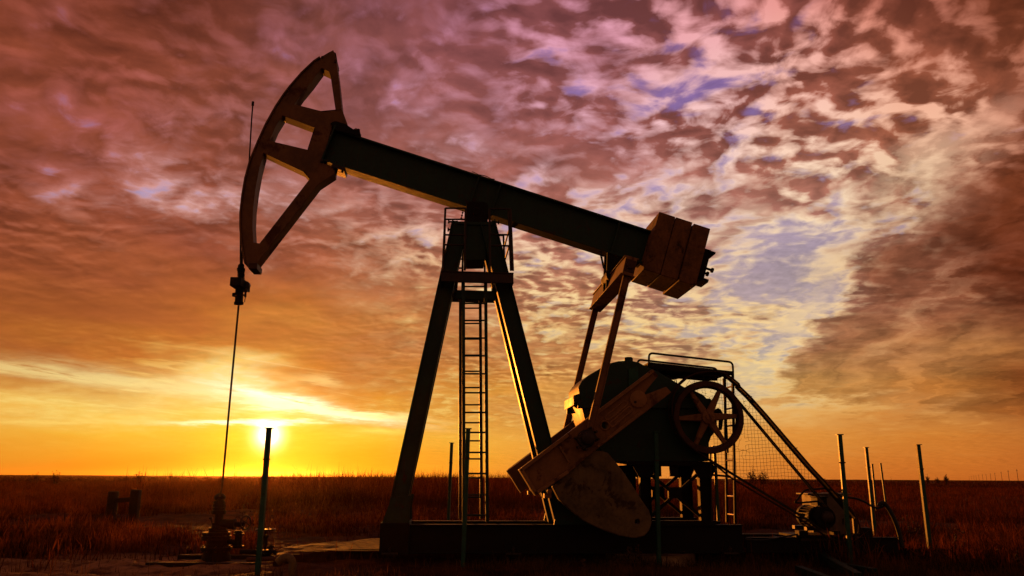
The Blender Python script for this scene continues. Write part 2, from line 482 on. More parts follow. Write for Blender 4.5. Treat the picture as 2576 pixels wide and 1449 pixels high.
class MB:
    """Collects shapes; build() links them as one mesh object."""
    def __init__(s):
        s.v, s.f, s.sm = [], [], []
        s.marks = []

    def raw(s, verts, faces, smooth=False):
        o = len(s.v)
        s.v += [tuple(p) for p in verts]
        s.f += [tuple(i + o for i in f) for f in faces]
        s.sm += [smooth] * len(faces)
        return s

    def box(s, c, size, ax=None):
        c = Vector(c)
        X, Y, Z = ax if ax else (Vector((1, 0, 0)), Vector((0, 1, 0)), Vector((0, 0, 1)))
        a, b, h = size[0] / 2, size[1] / 2, size[2] / 2
        p = [c + X * (i * a) + Y * (j * b) + Z * (l * h) for l in (-1, 1) for j in (-1, 1) for i in (-1, 1)]
        return s.raw(p, [(0, 2, 3, 1), (4, 5, 7, 6), (0, 1, 5, 4), (2, 6, 7, 3), (0, 4, 6, 2), (1, 3, 7, 5)])

    def bar(s, p0, p1, w, h, side=(0, 1, 0)):
        """Square bar p0-p1; w along `side`, h across it."""
        p0, p1 = Vector(p0), Vector(p1)
        X = (p1 - p0).normalized()
        Y = Vector(side); Y = (Y - X * Y.dot(X)).normalized()
        Z = X.cross(Y)
        return s.box((p0 + p1) / 2, ((p1 - p0).length, w, h), (X, Y, Z))

    def ibeam(s, p0, p1, w, h, tf=0.02, tw=0.014, side=(0, 1, 0)):
        """I section: flanges w wide along `side`, h deep."""
        p0, p1 = Vector(p0), Vector(p1)
        X = (p1 - p0).normalized()
        Y = Vector(side); Y = (Y - X * Y.dot(X)).normalized()
        Z = X.cross(Y)
        c, ln = (p0 + p1) / 2, (p1 - p0).length
        s.box(c + Z * (h / 2 - tf / 2), (ln, w, tf), (X, Y, Z))
        s.box(c - Z * (h / 2 - tf / 2), (ln, w, tf), (X, Y, Z))
        s.box(c, (ln - 0.004, tw, h - 2 * tf + 0.002), (X, Y, Z))
        return s

    def prism(s, poly, y0, y1, holes=()):
        """Polygon in x-z (list of (x,z)) with holes, solid between y0 and y1."""
        rings = [list(poly)] + [list(h) for h in holes]
        pts = [Vector((p[0], p[1], 0)) for r in rings for p in r]
        tris = tessellate_polygon([[Vector((p[0], p[1], 0)) for p in r] for r in rings])
        n = len(pts)
        V = [(p.x, y0, p.y) for p in pts] + [(p.x, y1, p.y) for p in pts]
        F = []
        for t3 in tris:
            a, b, c = (pts[i] for i in t3)
            if (b - a).cross(c - a).z < 0:
                t3 = (t3[0], t3[2], t3[1])
            F.append(tuple(t3))
            F.append(tuple(i + n for i in reversed(t3)))
        o = 0
        for ri, r in enumerate(rings):
            m = len(r)
            area = sum(r[i][0] * r[(i + 1) % m][1] - r[(i + 1) % m][0] * r[i][1] for i in range(m))
            ccw = (area > 0) == (ri == 0)
            for i in range(m):
                a, b = o + i, o + (i + 1) % m
                F.append((b, a, a + n, b + n) if ccw else (a, b, b + n, a + n))
            o += m
        return s.raw(V, F)

    def tube(s, pts, r, n=8, closed=False, caps=True, r1=None):
        pts = [Vector(p) for p in pts]
        m = len(pts)
        V, F = [], []
        prev = None
        for i, p in enumerate(pts):
            if closed:
                t_ = pts[(i + 1) % m] - pts[i - 1]
            else:
                t_ = pts[min(i + 1, m - 1)] - pts[max(i - 1, 0)]
            t_.normalize()
            if prev is None:
                a = Vector((0, 0, 1)) if abs(t_.z) < 0.9 else Vector((0, 1, 0))
                prev = t_.cross(a).normalized()
            nx = (prev - t_ * prev.dot(t_)).normalized()
            prev = nx
            ny = t_.cross(nx)
            rr = r if r1 is None else r + (r1 - r) * i / (m - 1)
            V += [p + (nx * math.cos(2 * math.pi * j / n) + ny * math.sin(2 * math.pi * j / n)) * rr for j in range(n)]
        for i in range(m if closed else m - 1):
            for j in range(n):
                a = i * n + j; b = i * n + (j + 1) % n
                c = ((i + 1) % m) * n + (j + 1) % n; d = ((i + 1) % m) * n + j
                F.append((a, b, c, d))
        s.raw(V, F, n > 5)
        if caps and not closed:
            o = len(s.v) - len(V)
            s.f += [tuple(o + j for j in reversed(range(n))), tuple(o + (m - 1) * n + j for j in range(n))]
            s.sm += [False, False]
        return s

    def cyl(s, p0, p1, r, n=16, r1=None):
        return s.tube([p0, p1], r, n, r1=r1)

    def lathe(s, c, axis, prof, n=20):
        """prof: list of (distance along axis, radius)."""
        c, A = Vector(c), Vector(axis).normalized()
        B = A.orthogonal().normalized(); D = A.cross(B)
        V, F = [], []
        m = len(prof)
        for d, r in prof:
            V += [c + A * d + (B * math.cos(2 * math.pi * j / n) + D * math.sin(2 * math.pi * j / n)) * max(r, 1e-4) for j in range(n)]
        for i in range(m - 1):
            for j in range(n):
                F.append((i * n + j, i * n + (j + 1) % n, (i + 1) * n + (j + 1) % n, (i + 1) * n + j))
        F.append(tuple(reversed(range(n)))); F.append(tuple((m - 1) * n + j for j in range(n)))
        return s.raw(V, F, True)

    def sheet(s, path, y0, y1, th=0.008):
        """Thin strip following a path of (x,z) from y0 to y1."""
        P = [Vector((p[0], 0, p[1])) for p in path]
        m = len(P)
        V, F = [], []
        for i, p in enumerate(P):
            t_ = (P[min(i + 1, m - 1)] - P[max(i - 1, 0)]).normalized()
            nn = Vector((-t_.z, 0, t_.x)) * (th / 2)
            for q in (p + nn, p - nn):
                V += [(q.x, y0, q.z), (q.x, y1, q.z)]
        for i in range(m - 1):
            a, b = i * 4, i * 4 + 4
            F += [(a, a + 1, b + 1, b), (a + 2, b + 2, b + 3, a + 3), (a, b, b + 2, a + 2), (a + 1, a + 3, b + 3, b + 1)]
        F += [(0, 2, 3, 1), ((m - 1) * 4, (m - 1) * 4 + 1, (m - 1) * 4 + 3, (m - 1) * 4 + 2)]
        return s.raw(V, F)

    def cut(s):
        """Ends one piece; build_each() makes every piece an object of its own."""
        s.marks.append((len(s.v), len(s.f)))
        return s

    def build_each(s, name, mat, parent=None, bevel=0.0):
        v0 = f0 = 0
        out = []
        for v1, f1 in s.marks:
            q = MB()
            q.v = s.v[v0:v1]; q.f = [tuple(i - v0 for i in f) for f in s.f[f0:f1]]; q.sm = s.sm[f0:f1]
            out.append(q.build(name, mat, parent, bevel)); v0, f0 = v1, f1
        return out

    def build(s, name, mat, parent=None, bevel=0.0, flip=True):
        me = bpy.data.meshes.new(name)
        me.from_pydata(s.v, [], s.f)
        if flip:
            bm = bmesh.new(); bm.from_mesh(me)
            bmesh.ops.recalc_face_normals(bm, faces=bm.faces[:])
            bm.to_mesh(me); bm.free()
        if len(me.polygons) == len(s.sm):
            me.polygons.foreach_set('use_smooth', s.sm)
            me.set_sharp_from_angle(angle=R(40))
        me.materials.append(mat)
        o = bpy.data.objects.new(name, me)
        COL.objects.link(o)
        if parent:
            o.parent = parent
        if bevel:
            b = o.modifiers.new('bevel', 'BEVEL')
            b.width = bevel; b.segments = 2; b.limit_method = 'ANGLE'; b.angle_limit = R(50)
        return o


def arc_pts(cx, cz, r, a0, a1, n):
    return [(cx + r * math.cos(R(a0 + (a1 - a0) * i / n)), cz + r * math.sin(R(a0 + (a1 - a0) * i / n))) for i in range(n + 1)]


# ------------------------------------------------------------------ materials
MATS = {}


def mat(name, base, rough=0.6, metal=0.0, vary=0.35, scale=6.0, rust=0.0, rust_col=(0.10, 0.03, 0.012), bump=0.25, spec=0.22, streaks=0.0):
    """Worn painted or bare surface: mottled colour, patches of rust, uneven gloss and a little relief."""
    if name in MATS:
        return MATS[name]
    M = bpy.data.materials.new(name); M.use_nodes = True
    t = M.node_tree; t.nodes.clear(); q = NT(t)
    tc = q.n('ShaderNodeTexCoord').outputs['Object']
    n1 = q.noise(tc, scale, 6, 0.6)
    n2 = q.noise(tc, scale * 5.3, 5, 0.65)
    nn = q.mad(n2, 0.4, q.mul(n1, 0.6))
    f = q.sm(nn, 0.32, 0.68, 1.0 - vary, 1.0 + vary)
    c = q.mix(1.0, base, q.xyz(f, f, f), 'MULTIPLY')
    if streaks:
        mp = q.n('ShaderNodeMapping'); q.put(mp.inputs[0], tc); mp.inputs['Scale'].default_value = (14, 14, 1.2)
        st = q.noise(mp.outputs[0], 1.5, 4, 0.6)
        c = q.mix(q.mul(q.sm(st, 0.55, 0.75), streaks), c, rust_col)
    ro = q.mad(q.sub(nn, 0.5), 0.5, rough)
    if rust:
        r1 = q.noise(tc, scale * 0.9, 8, 0.68, 0.4)
        rw = q.sm(r1, 0.66 - rust * 0.3, 0.74 - rust * 0.3)
        c = q.mix(rw, c, q.mix(n2, rust_col, tuple(x * 0.45 for x in rust_col)))
        ro = q.mad(rw, 0.2, ro)
    b = q.n('ShaderNodeBsdfPrincipled')
    q.put(b.inputs['Base Color'], c)
    q.put(b.inputs['Roughness'], ro)
    b.inputs['Metallic'].default_value = metal
    b.inputs['Specular IOR Level'].default_value = spec
    if bump:
        bp = q.n('ShaderNodeBump'); bp.inputs['Strength'].default_value = bump; bp.inputs['Distance'].default_value = 0.01
        q.put(bp.inputs['Height'], nn); t.links.new(bp.outputs[0], b.inputs['Normal'])
    o = q.n('ShaderNodeOutputMaterial'); t.links.new(b.outputs[0], o.inputs[0])
    MATS[name] = M
    return M


GREEN = mat('dark_green_paint', (0.009, 0.028, 0.018), 0.55, rust=0.2, rust_col=(0.045, 0.016, 0.007), streaks=0.45, scale=3.5)
GREEN2 = mat('post_green_paint', (0.010, 0.055, 0.035), 0.5, rust=0.1)
DARKRUST = mat('dark_rusty_sheet', (0.03, 0.011, 0.005), 0.75, vary=0.5, spec=0.12)
DARKGREEN = mat('grimy_green_paint', (0.006, 0.018, 0.011), 0.7, rust=0.2, spec=0.12)
CREAM = mat('weathered_cream_paint', (0.185, 0.074, 0.022), 0.6, rust=0.42, vary=0.3, scale=3.0, streaks=0.5)
RIM = mat('cream_paint_lit_edges', (0.215, 0.090, 0.029), 0.55, rust=0.2, vary=0.3, scale=4.0)  # lighter copy of the cream: lit edges of the crank put into colour
HEADP = mat('dull_ochre_paint', (0.14, 0.056, 0.018), 0.6, rust=0.42, vary=0.35, scale=2.2, streaks=0.6)
RUST = mat('rusty_steel', (0.055, 0.019, 0.009), 0.6, metal=0.2, vary=0.5, scale=5.0)
BLACK = mat('oily_black_steel', (0.007, 0.004, 0.003), 0.7, vary=0.5, spec=0.15)
IRON = mat('dark_iron', (0.03, 0.016, 0.011), 0.45, metal=0.3, vary=0.5)
PLATE = mat('cast_counterweight_plate', (0.105, 0.062, 0.025), 0.7, rust=0.36, rust_col=(0.05, 0.022, 0.009), vary=0.5, scale=4.0, streaks=0.4, bump=0.6)
BOXW = mat('rusty_cast_block', (0.135, 0.050, 0.015), 0.7, rust=0.38, rust_col=(0.055, 0.02, 0.007), vary=0.55, scale=4.0, streaks=0.6, bump=0.7)
RUBBER = mat('black_rubber', (0.012, 0.011, 0.01), 0.6, bump=0.1)
GREYP = mat('grey_cabinet_paint', (0.10, 0.062, 0.034), 0.6, rust=0.2, scale=3)
MOTORP = mat('lit_fin_paint', (0.07, 0.042, 0.022), 0.6, rust=0.25, scale=6)  # paler than the motor body: light on the fins put into colour
ALU = mat('worn_aluminium', (0.35, 0.28, 0.2), 0.38, metal=0.6)
CONC = mat('weathered_concrete', (0.34, 0.21, 0.12), 0.85, vary=0.45, scale=1.8, bump=0.6)
CONC2 = mat('dark_stained_concrete', (0.014, 0.007, 0.004), 0.85, vary=0.5, scale=4, bump=0.7)
WIRE = mat('galvanised_wire', (0.05, 0.03, 0.02), 0.6, bump=0)
WOODP = mat('old_pole_wood', (0.06, 0.04, 0.03), 0.9)

# crops of the photograph, so that outlines can be written in the units they were measured in
c1 = lambda x, y: (566.0 + x * 0.43398, 94.3 + y * 0.43398)
c2 = lambda x, y: (1069.1 + x * 0.34717, 408.8 + y * 0.34717)
c3 = lambda x, y: (1257.8 + x * 0.41403, 849.0 + y * 0.41403)
c4 = lambda x, y: (1572.3 + x * 0.41403, 849.0 + y * 0.41403)
c5 = lambda x, y: (1949.6 + x * 0.28382, 1037.7 + y * 0.28382)
c6 = lambda x, y: (377.3 + x * 0.28387, 1037.7 + y * 0.28387)
c7 = lambda x, y: (880.5 + x * 0.28387, 1037.7 + y * 0.28387)
c8 = lambda x, y: (x * 0.28380, 1037.7 + y * 0.28380)
d4 = lambda x, y: (x * 0.45573, 566.0 + y * 0.45573)
d6 = lambda x, y: (1289.3 + x * 0.21697, 880.5 + y * 0.21697)
d7 = lambda x, y: (1603.7 + x * 0.22569, 867.9 + y * 0.22569)
d8 = lambda x, y: (1918.2 + x * 0.19701, 1163.5 + y * 0.19701)

PAD_Z = 0.18
YAW = R(5.0)
ROOT_M = Matrix.Translation((0.7, 12.6, PAD_Z)) @ Matrix.Rotation(YAW, 4, 'Z')
ROOT_I = ROOT_M.inverted()
O_L = ROOT_I @ C_LOC


def L(uv, y):
    """Point of the machine's upright plane at depth y (its own axes) seen at uv."""
    d = ROOT_I.to_3x3() @ ray(*uv)
    return O_L + d * ((y - O_L.y) / d.y)


def LX(uv, y):
    p = L(uv, y)
    return (p.x, p.z)


def LP(fn, pts, y):
    return [LX(fn(*p), y) for p in pts]

# ------------------------------------------------------------------ the pump jack
pump = empty('pump_jack', (0.7, 12.6, PAD_Z), 'huge oil pump jack with curved horse head, black against the sunset sky', 'pump jack', rotz=YAW)
YN, YF = -0.55, 0.55

# --- skid
xl = LX((957, 1319), YN)[0]; xr = LX((1870, 1322), YN)[0]
zt = LX((1200, 1319.5), YN)[1]
m = MB()
for y in (YN + 0.08, YF - 0.08):
    m.ibeam((xl + 0.02, y, zt / 2), (xr, y, zt / 2), 0.16, zt, 0.022, 0.05)
xg = LX((1030, 1319), YN)[0]
m.box(((xl + xg) / 2, 0, zt / 2 + 0.012), (xg - xl, 1.2, zt + 0.02))
skid = m.build('skid', BLACK, pump, bevel=0.004)
m = MB()
for x in (xl + 1.2, xl + 2.4, xl + 3.3, xl + 4.2, xr - 0.1):
    MB.bar(m, (x, YN + 0.16, zt / 2 - 0.02), (x, YF - 0.16, zt / 2 - 0.02), 0.12, zt - 0.06, side=(1, 0, 0)); m.cut()
m.build_each('cross_member', BLACK, skid)
# anchor plates and bolts of the skid
m = MB()
for x in (xl + 0.15, xl + 1.9, xl + 3.6, xr - 0.25):
    m.box((x, YN - 0.06, 0.012), (0.22, 0.14, 0.024)); m.cyl((x, YN - 0.07, 0.02), (x, YN - 0.07, 0.10), 0.016, 8); m.cyl((x, YN - 0.07, 0.05), (x, YN - 0.07, 0.08), 0.032, 6); m.cut()
m.build_each('anchor_plate', IRON, skid)

# --- tower
ytop = 0.26
post = MB()
capA = LX(c2(215, 428), -0.3); capB = LX(c2(490, 428), -0.3)
post.box(((capA[0] + capB[0]) / 2, 0, capA[1] - 0.02), (capB[0] - capA[0], 0.62, 0.05))
for y in (-0.28, 0.24):
    post.prism(LP(c2, [(262, 440), (470, 440), (452, 560), (436, 705), (290, 708), (284, 560)], -0.28), y, y + 0.04)
post.prism(LP(c2, [(290, 660), (436, 655), (436, 705), (290, 708)], -0.28), -0.24, 0.24)
# cross bars under the platform
tower = post.build('samson_post', GREEN, pump, bevel=0.004)
MB().prism(LP(c2, [(232, 928), (500, 935), (508, 1000), (222, 988)], -0.36), -0.40, -0.33).build('cross_bar', GREEN, tower)
for name, top, mid, bot in (('left', c2(252, 432), (1132, 714), (991, 1312)), ('right', c2(452, 432), (1257.5, 714), (1418, 1318))):
    for sgn in (-1, 1):
        p1 = L(top, -ytop); p0 = L(bot, -0.47)
        p1.y = sgn * ytop; p0.y = -0.47 if sgn < 0 else 0.30
        p0.z = zt
        mm = MB().ibeam(p0, p1, 0.16, 0.25, 0.016, 0.05)
        mm.build('leg', GREEN, tower, bevel=0.003)
for sgn in (-1, 1):
    y0, y1 = (-0.575, -0.555) if sgn < 0 else (0.555, 0.575)
    MB().prism(LP(c7, [(370, 750), (548, 735), (528, 850), (527, 985), (276, 1000)], -0.56), y0, y1).build('foot_gusset', GREEN, tower)
    pr = LX((1418, 1318), -0.47)[0]
    MB().prism([(pr - 0.16, zt), (pr + 0.42, zt), (pr + 0.30, zt + 0.42), (pr - 0.05, zt + 0.5)], y0, y1).build('foot_gusset', GREEN, tower)
# centre bearing between tower and beam
m = MB()
for y in (-0.25, 0.21):
    m.prism(LP(c2, [(300, 430), (455, 430), (455, 300), (430, 285), (320, 285), (300, 300)], -0.25), y, y + 0.04)
bc = LX(c2(372, 352), -0.27)
m.lathe((bc[0], -0.27, bc[1]), (0, 1, 0), [(0, 0.02), (0, 0.06), (0.02, 0.07), (0.50, 0.07), (0.52, 0.06), (0.52, 0.02)], 24)
m.build('bearing', BLACK, tower)
m = MB()
for a, b in (((172, 430), (240, 428)), ((168, 486), (218, 488)), ((480, 430), (533, 434)), ((485, 488), (520, 489))):
    p, q = L(c2(*a), -0.2), L(c2(*b), -0.2)
    m.cyl(p, q, 0.016, 8)
    e = p if a[0] < 300 else q
    m.cyl(e - Vector((0.012, 0, 0)), e + Vector((0.012, 0, 0)), 0.034, 6); m.cut()
m.build_each('adjusting_bolt', IRON, tower)

# --- platform and its railings
pa = LX(c2(118, 785), -0.72); pb = LX(c2(643, 787), -0.72); pz = LX(c2(380, 868), -0.72)[1]
m = MB()
zc = (pa[1] + pz) / 2; hh = pa[1] - pz
for y in (-0.70, 0.70):
    m.ibeam((pa[0], y, zc), (pb[0], y, zc), 0.07, hh, 0.012, 0.03)
for x in (pa[0] + 0.02, pb[0] - 0.02):
    m.box((x, 0, zc), (0.04, 1.34, hh))
for k_ in range(12):
    if 0.32 < abs(-0.66 + k_ * 0.12) or True:
        y = -0.62 + k_ * 0.113
        for (xa, xb) in ((pa[0] + 0.05, pa[0] + 0.27), (pb[0] - 0.27, pb[0] - 0.05)):
            m.box(((xa + xb) / 2, y, pa[1] - 0.02), (xb - xa, 0.05, 0.016))
plat = m.build('platform', IRON, pump)
for sgn in (-1, 1):
    for pts in (LP(c2, [(148, 331), (128, 782)], -0.7), LP(c2, [(294, 331), (288, 782)], -0.7),
                LP(c2, [(468, 336), (470, 782)], -0.7), LP(c2, [(619, 338), (638, 784)], -0.7), LP(c2, [(606, 350), (622, 784)], -0.7)):
        if sgn > 0 and abs(pts[0][0] - LX(c2(606, 350), -0.7)[0]) < 0.02:
            continue
        MB().tube([(p[0], sgn * 0.7, p[1]) for p in pts], 0.017, 8).build('railing_post', IRON, plat)
    for pts in ([(148, 331), (294, 331)], [(468, 336), (619, 338)], [(146, 412), (294, 412)], [(144, 524), (290, 526)], [(142, 596), (290, 598)],
                [(478, 522), (606, 524)], [(480, 602), (622, 604)]):
        q = LP(c2, pts, -0.7)
        MB().tube([(p[0], sgn * 0.7, p[1]) for p in q], 0.015, 8).build('railing_bar', IRON, plat)
xa = LX(c2(146, 412), -0.7); xb = LX(c2(622, 412), -0.7)
for x, z in ((xa[0], xa[1]), (xa[0], xa[1] - 0.28), (xb[0] + 0.01, xa[1]), (xb[0] + 0.01, xa[1] - 0.28)):
    MB().tube([(x, -0.7, z), (x, 0.7, z)], 0.015, 8).build('railing_bar', IRON, plat)
# loose chain hanging at the railing
m = MB()
p, q = L(c2(276, 350), -0.45), L(c2(262, 410), -0.45)
for i in range(6):
    a = p.lerp(q, i / 6); b = p.lerp(q, (i + 0.8) / 6)
    m.bar(a, b, 0.012 if i % 2 else 0.03, 0.03 if i % 2 else 0.012)
m.build('chain', IRON, plat)


def ladder(rails, rungs, y, rr=0.022, rg=0.013):
    """rails: two pairs of photo points (top, bottom); rungs: list of heights 0..1 down the rails."""
    (a0, a1), (b0, b1) = [[Vector((LX(p, -0.62)[0], y, LX(p, -0.62)[1])) for p in r_] for r_ in rails]
    mm = MB().bar(a0, a1, 0.03, 0.05).bar(b0, b1, 0.03, 0.05)
    lad = mm.build('ladder', GREEN if y < 0 else IRON, pump)
    for f in rungs:
        MB().cyl(a0.lerp(a1, f), b0.lerp(b1, f), rg, 8).build('rung', GREEN, lad)
    return lad


rr = [(v - 690) / (1313 - 690) for v in (723, 768, 813, 859, 905, 951, 999, 1048.5, 1098, 1147, 1198, 1249, 1297)]
ladder([((1165.6, 690), (1167, 1313)), ((1221.5, 690), (1225.7, 1313))], rr, -0.62)
ladder([((1163, 700), (1163, 1315)), ((1217, 700), (1221.5, 1315))], [f + 0.012 for f in rr], 0.5)

# --- walking beam
pT0, pT1 = L((869.8, 330.8), -0.15), L((1631.5, 578.2), -0.15)
pB0, pB1 = L((865.4, 419.8), -0.15), L((1523.9, 631), -0.15)
bd = (pT1 - pT0).normalized(); bd = (bd + (pB1 - pB0).normalized()).normalized()
bn_ = Vector((-bd.z, 0, bd.x))           # square to the beam, up and right
BH = abs((pT0 - pB0).dot(bn_))
pmid = (pT0 + pT1) / 2 - bn_ * BH / 2
e0 = (L(c1(594, 640), -0.15) - pmid).dot(bd)
e1 = (L(c2(2000, 740), -0.15) - pmid).dot(bd)
B0 = pmid + bd * e0; B1 = pmid + bd * e1
B0.y = B1.y = 0


def onbeam(uv, y=-0.15):
    """(along, across) coordinates on the beam of a photo point."""
    p = L(uv, y) - B0
    return p.x * bd.x + p.z * bd.z, p.x * bn_.x + p.z * bn_.z


def beampt(s_, t_, y=0.0):
    q = B0 + bd * s_ + bn_ * t_
    return Vector((q.x, y, q.z))


m = MB().ibeam(B0, B1, 0.30, BH, 0.03, 0.10)
beam = m.build('walking_beam', GREEN, pump, bevel=0.004)
AX = (bd, Vector((0, 1, 0)), bn_)
for px_ in (c2(352, 220), c2(512, 270), c2(1385, 530)):
    s_, _t = onbeam(px_)
    m = MB()
    for y in (-0.098, 0.098):
        m.box(beampt(s_, 0, y), (0.02, 0.096, BH - 0.062), AX)
    m.build('stiffener', GREEN, beam)
# end plate, clamps and hinge of the horse head
m = MB().box(beampt(-0.011, 0), (0.022, 0.36, BH + 0.10), AX)
m.build('end_plate', GREEN, beam)
m = MB()
m.prism([(p.x, p.z) for p in [beampt(*onbeam(c1(*q))) for q in ((612, 500), (640, 486), (700, 505), (745, 535), (760, 528), (782, 540), (788, 575), (640, 540))]], -0.17, 0.17)
for q in ((768, 540),):
    s_, t_ = onbeam(c1(*q))
    for y in (-0.1, 0.1):
        m.cyl(beampt(s_, t_ - 0.02, y), beampt(s_, t_ + 0.05, y), 0.025, 6)
m.build('hinge_bracket', BLACK, beam)
m = MB()
s_, t_ = onbeam(c1(640, 765))
m.box(beampt(s_ + 0.03, -BH / 2 - 0.035), (0.22, 0.34, 0.06), AX)
m.cyl(beampt(s_ + 0.11, -BH / 2 - 0.10, -0.13), beampt(s_ + 0.11, -BH / 2 + 0.05, -0.13), 0.02, 6)
m.cyl(beampt(s_ - 0.03, -BH / 2 - 0.10, -0.13), beampt(s_ - 0.03, -BH / 2 + 0.05, -0.13), 0.02, 6)
m.cyl(beampt(s_ - 0.25, -BH / 2 - 0.02, -0.2), beampt(s_ - 0.25, -BH / 2 - 0.02, 0.2), 0.022, 8)
m.build('latch', IRON, beam)
# grease lines running under and over the beam
m = MB()
pts = [beampt(s0, BH / 2 + 0.010 + 0.016 * abs(math.sin(s0 * 14)), -0.12) for s0 in np.linspace(2.35, 2.75, 14)]
m.tube(pts, 0.007, 6)
m.build('grease_line', RUBBER, beam)

# --- horse head
YH = 0.14
outer = [(628, 72), (640, 110), (650, 132), (648, 152), (662, 262), (678, 415), (711, 505), (700, 520), (624, 498), (613, 545), (590, 625), (553, 724), (575, 732),
         (636, 748), (634, 790), (540, 852), (172, 1326), (150, 1345), (122, 1312), (110, 1250), (102, 1190), (94, 1110), (94, 1020), (105, 920), (122, 820), (150, 718),
         (196, 606), (242, 506), (300, 402), (340, 342), (382, 286), (450, 208), (520, 142), (548, 130), (556, 112), (600, 86)]
hole1 = [(560, 176), (606, 198), (612, 225), (640, 417), (555, 425), (402, 386), (440, 330), (500, 258)]
hole2 = [(332, 452), (522, 522), (478, 650), (258, 598), (290, 520)]
hole3 = [(222, 668), (452, 776), (490, 820), (200, 1193), (164, 1187), (158, 1090), (162, 990), (176, 880), (196, 770)]
m = MB().prism(LP(c1, outer, -YH), -YH, YH, [LP(c1, h, -YH) for h in (hole1, hole2, hole3)])
head = m.build('horse_head', HEADP, pump, bevel=0.006)
# rolled face plate along the curve
arc_px = [(556, 118), (520, 142), (450, 208), (382, 286), (340, 342), (300, 402), (242, 506), (196, 606), (150, 718), (122, 820), (105, 920), (94, 1020), (94, 1110), (102, 1190), (110, 1250), (122, 1312)]
arc = LP(c1, [(x - 5, y - 2) for x, y in arc_px], -YH)
MB().sheet(arc, -YH - 0.03, YH + 0.03, 0.022).build('face_plate', HEADP, head)
# lifting lugs at both tips
m = MB()
a = LX(c1(628, 76), -YH); m.prism([(a[0] - 0.05, a[1] - 0.08), (a[0] + 0.05, a[1] - 0.09), (a[0] + 0.03, a[1] + 0.01), (a[0], a[1] + 0.025)], -0.05, 0.05)
a = LX(c1(565, 116), -YH); m.cyl((a[0], -0.16, a[1]), (a[0], 0.16, a[1]), 0.02, 10)
a = LX(c1(641, 140), -YH); m.cyl((a[0], -0.17, a[1]), (a[0], 0.17, a[1]), 0.025, 10)
m.build('lifting_lug', RUST, head)
m = MB()
a = LX(c1(165, 1328), -YH); m.box((a[0], 0, a[1]), (0.13, 0.36, 0.10))
m.build('tip_block', RUST, head, bevel=0.01)
# weld seam edges on the side plates
m = MB()
for pts in ([(556, 428), (672, 418)], [(456, 772), (492, 818)], [(520, 524), (480, 648)]):
    q = LP(c1, pts, -YH - 0.003)
    m.tube([(p[0], -YH - 0.003, p[1]) for p in q], 0.006, 5); m.cut()
m.build_each('weld_seam', RUST, head)
# wire-rope bridle running down the face
for y in (-0.07, 0.07):
    pts = [(p[0] - 0.012, y, p[1]) for p in LP(c1, [(x - 6, y_) for x, y_ in arc_px[3:13]], -YH)]
    tail = LX(d4(1332, 226), 0.0)
    pts.append((tail[0], y * 0.8, tail[1]))
    MB().tube(pts, 0.012, 6).build('bridle_cable', BLACK, head)

# --- counterweight blocks on the tail
def slab(sa, sb, ta, tb, y):
    m_ = MB()
    p = [beampt(s0, t0) for s0, t0 in ((sa, tb), (sb, tb), (sb, ta), (sa, ta))]
    m_.prism([(q.x, q.z) for q in p], -y, y)
    return m_


YW = 0.43
sA, tA = onbeam(c2(1697, 353), -YW); sA2, tA2 = onbeam(c2(1585, 780), -YW)
sB, tB = onbeam(c2(1820, 392), -YW); sB2, _ = onbeam(c2(1705, 808), -YW)
sC, tC = onbeam(c2(1943, 437), -YW); sC2, tC2 = onbeam(c2(1832, 845), -YW)
sD, tD = onbeam(c2(2070, 480), -YW - 0.06); sD2, tD2 = onbeam(c2(1960, 895), -YW - 0.06)
sC3, _ = onbeam(c2(1958, 445), -YW - 0.06)
xa_, xb_, xc_, xd_ = (sA + sA2) / 2, (sB + sB2) / 2, (sC + sC2) / 2, (sD + sD2) / 2
tt_, tb_ = (tA + tC) / 2, (tA2 + tC2) / 2
slab(xa_, xb_ - 0.006, tb_, tt_, YW).build('counterweight_block', BOXW, beam, bevel=0.008)
slab(xb_ + 0.006, xc_ - 0.006, tb_, tt_, YW).build('counterweight_block', BOXW, beam, bevel=0.008)
slab(xc_ + 0.008, xd_, tD2, tD, YW + 0.06).build('counterweight_block', BOXW, beam, bevel=0.008)
m = MB()
sE, tE = onbeam(c2(2052, 640)); sE2, tE2 = onbeam(c2(1985, 845))
m.box(beampt(xd_ + 0.09, 0.02), (0.18, 0.34, abs(tE - tE2)), AX)
m.box(beampt(xd_ + 0.20, tE - 0.01), (0.12, 0.36, 0.03), AX)
m.box(beampt(xd_ + 0.18, tE2 + 0.01), (0.16, 0.36, 0.05), AX)
for y in (-0.12, 0.12):
    m.cyl(beampt(xd_ + 0.1, -0.03, y), beampt(xd_ + 0.30, -0.03, y), 0.022, 8)
    m.cyl(beampt(xd_ + 0.27, -0.03, y), beampt(xd_ + 0.31, -0.03, y), 0.042, 6)
m.build('clamp_bracket', BLACK, beam)
m = MB()
for s0 in (xb_, xc_ + 0.007):
    m.box(beampt(s0, tb_ + 0.25), (0.012, 0.7, 0.3), AX)
m.build('spacer', BLACK, beam)

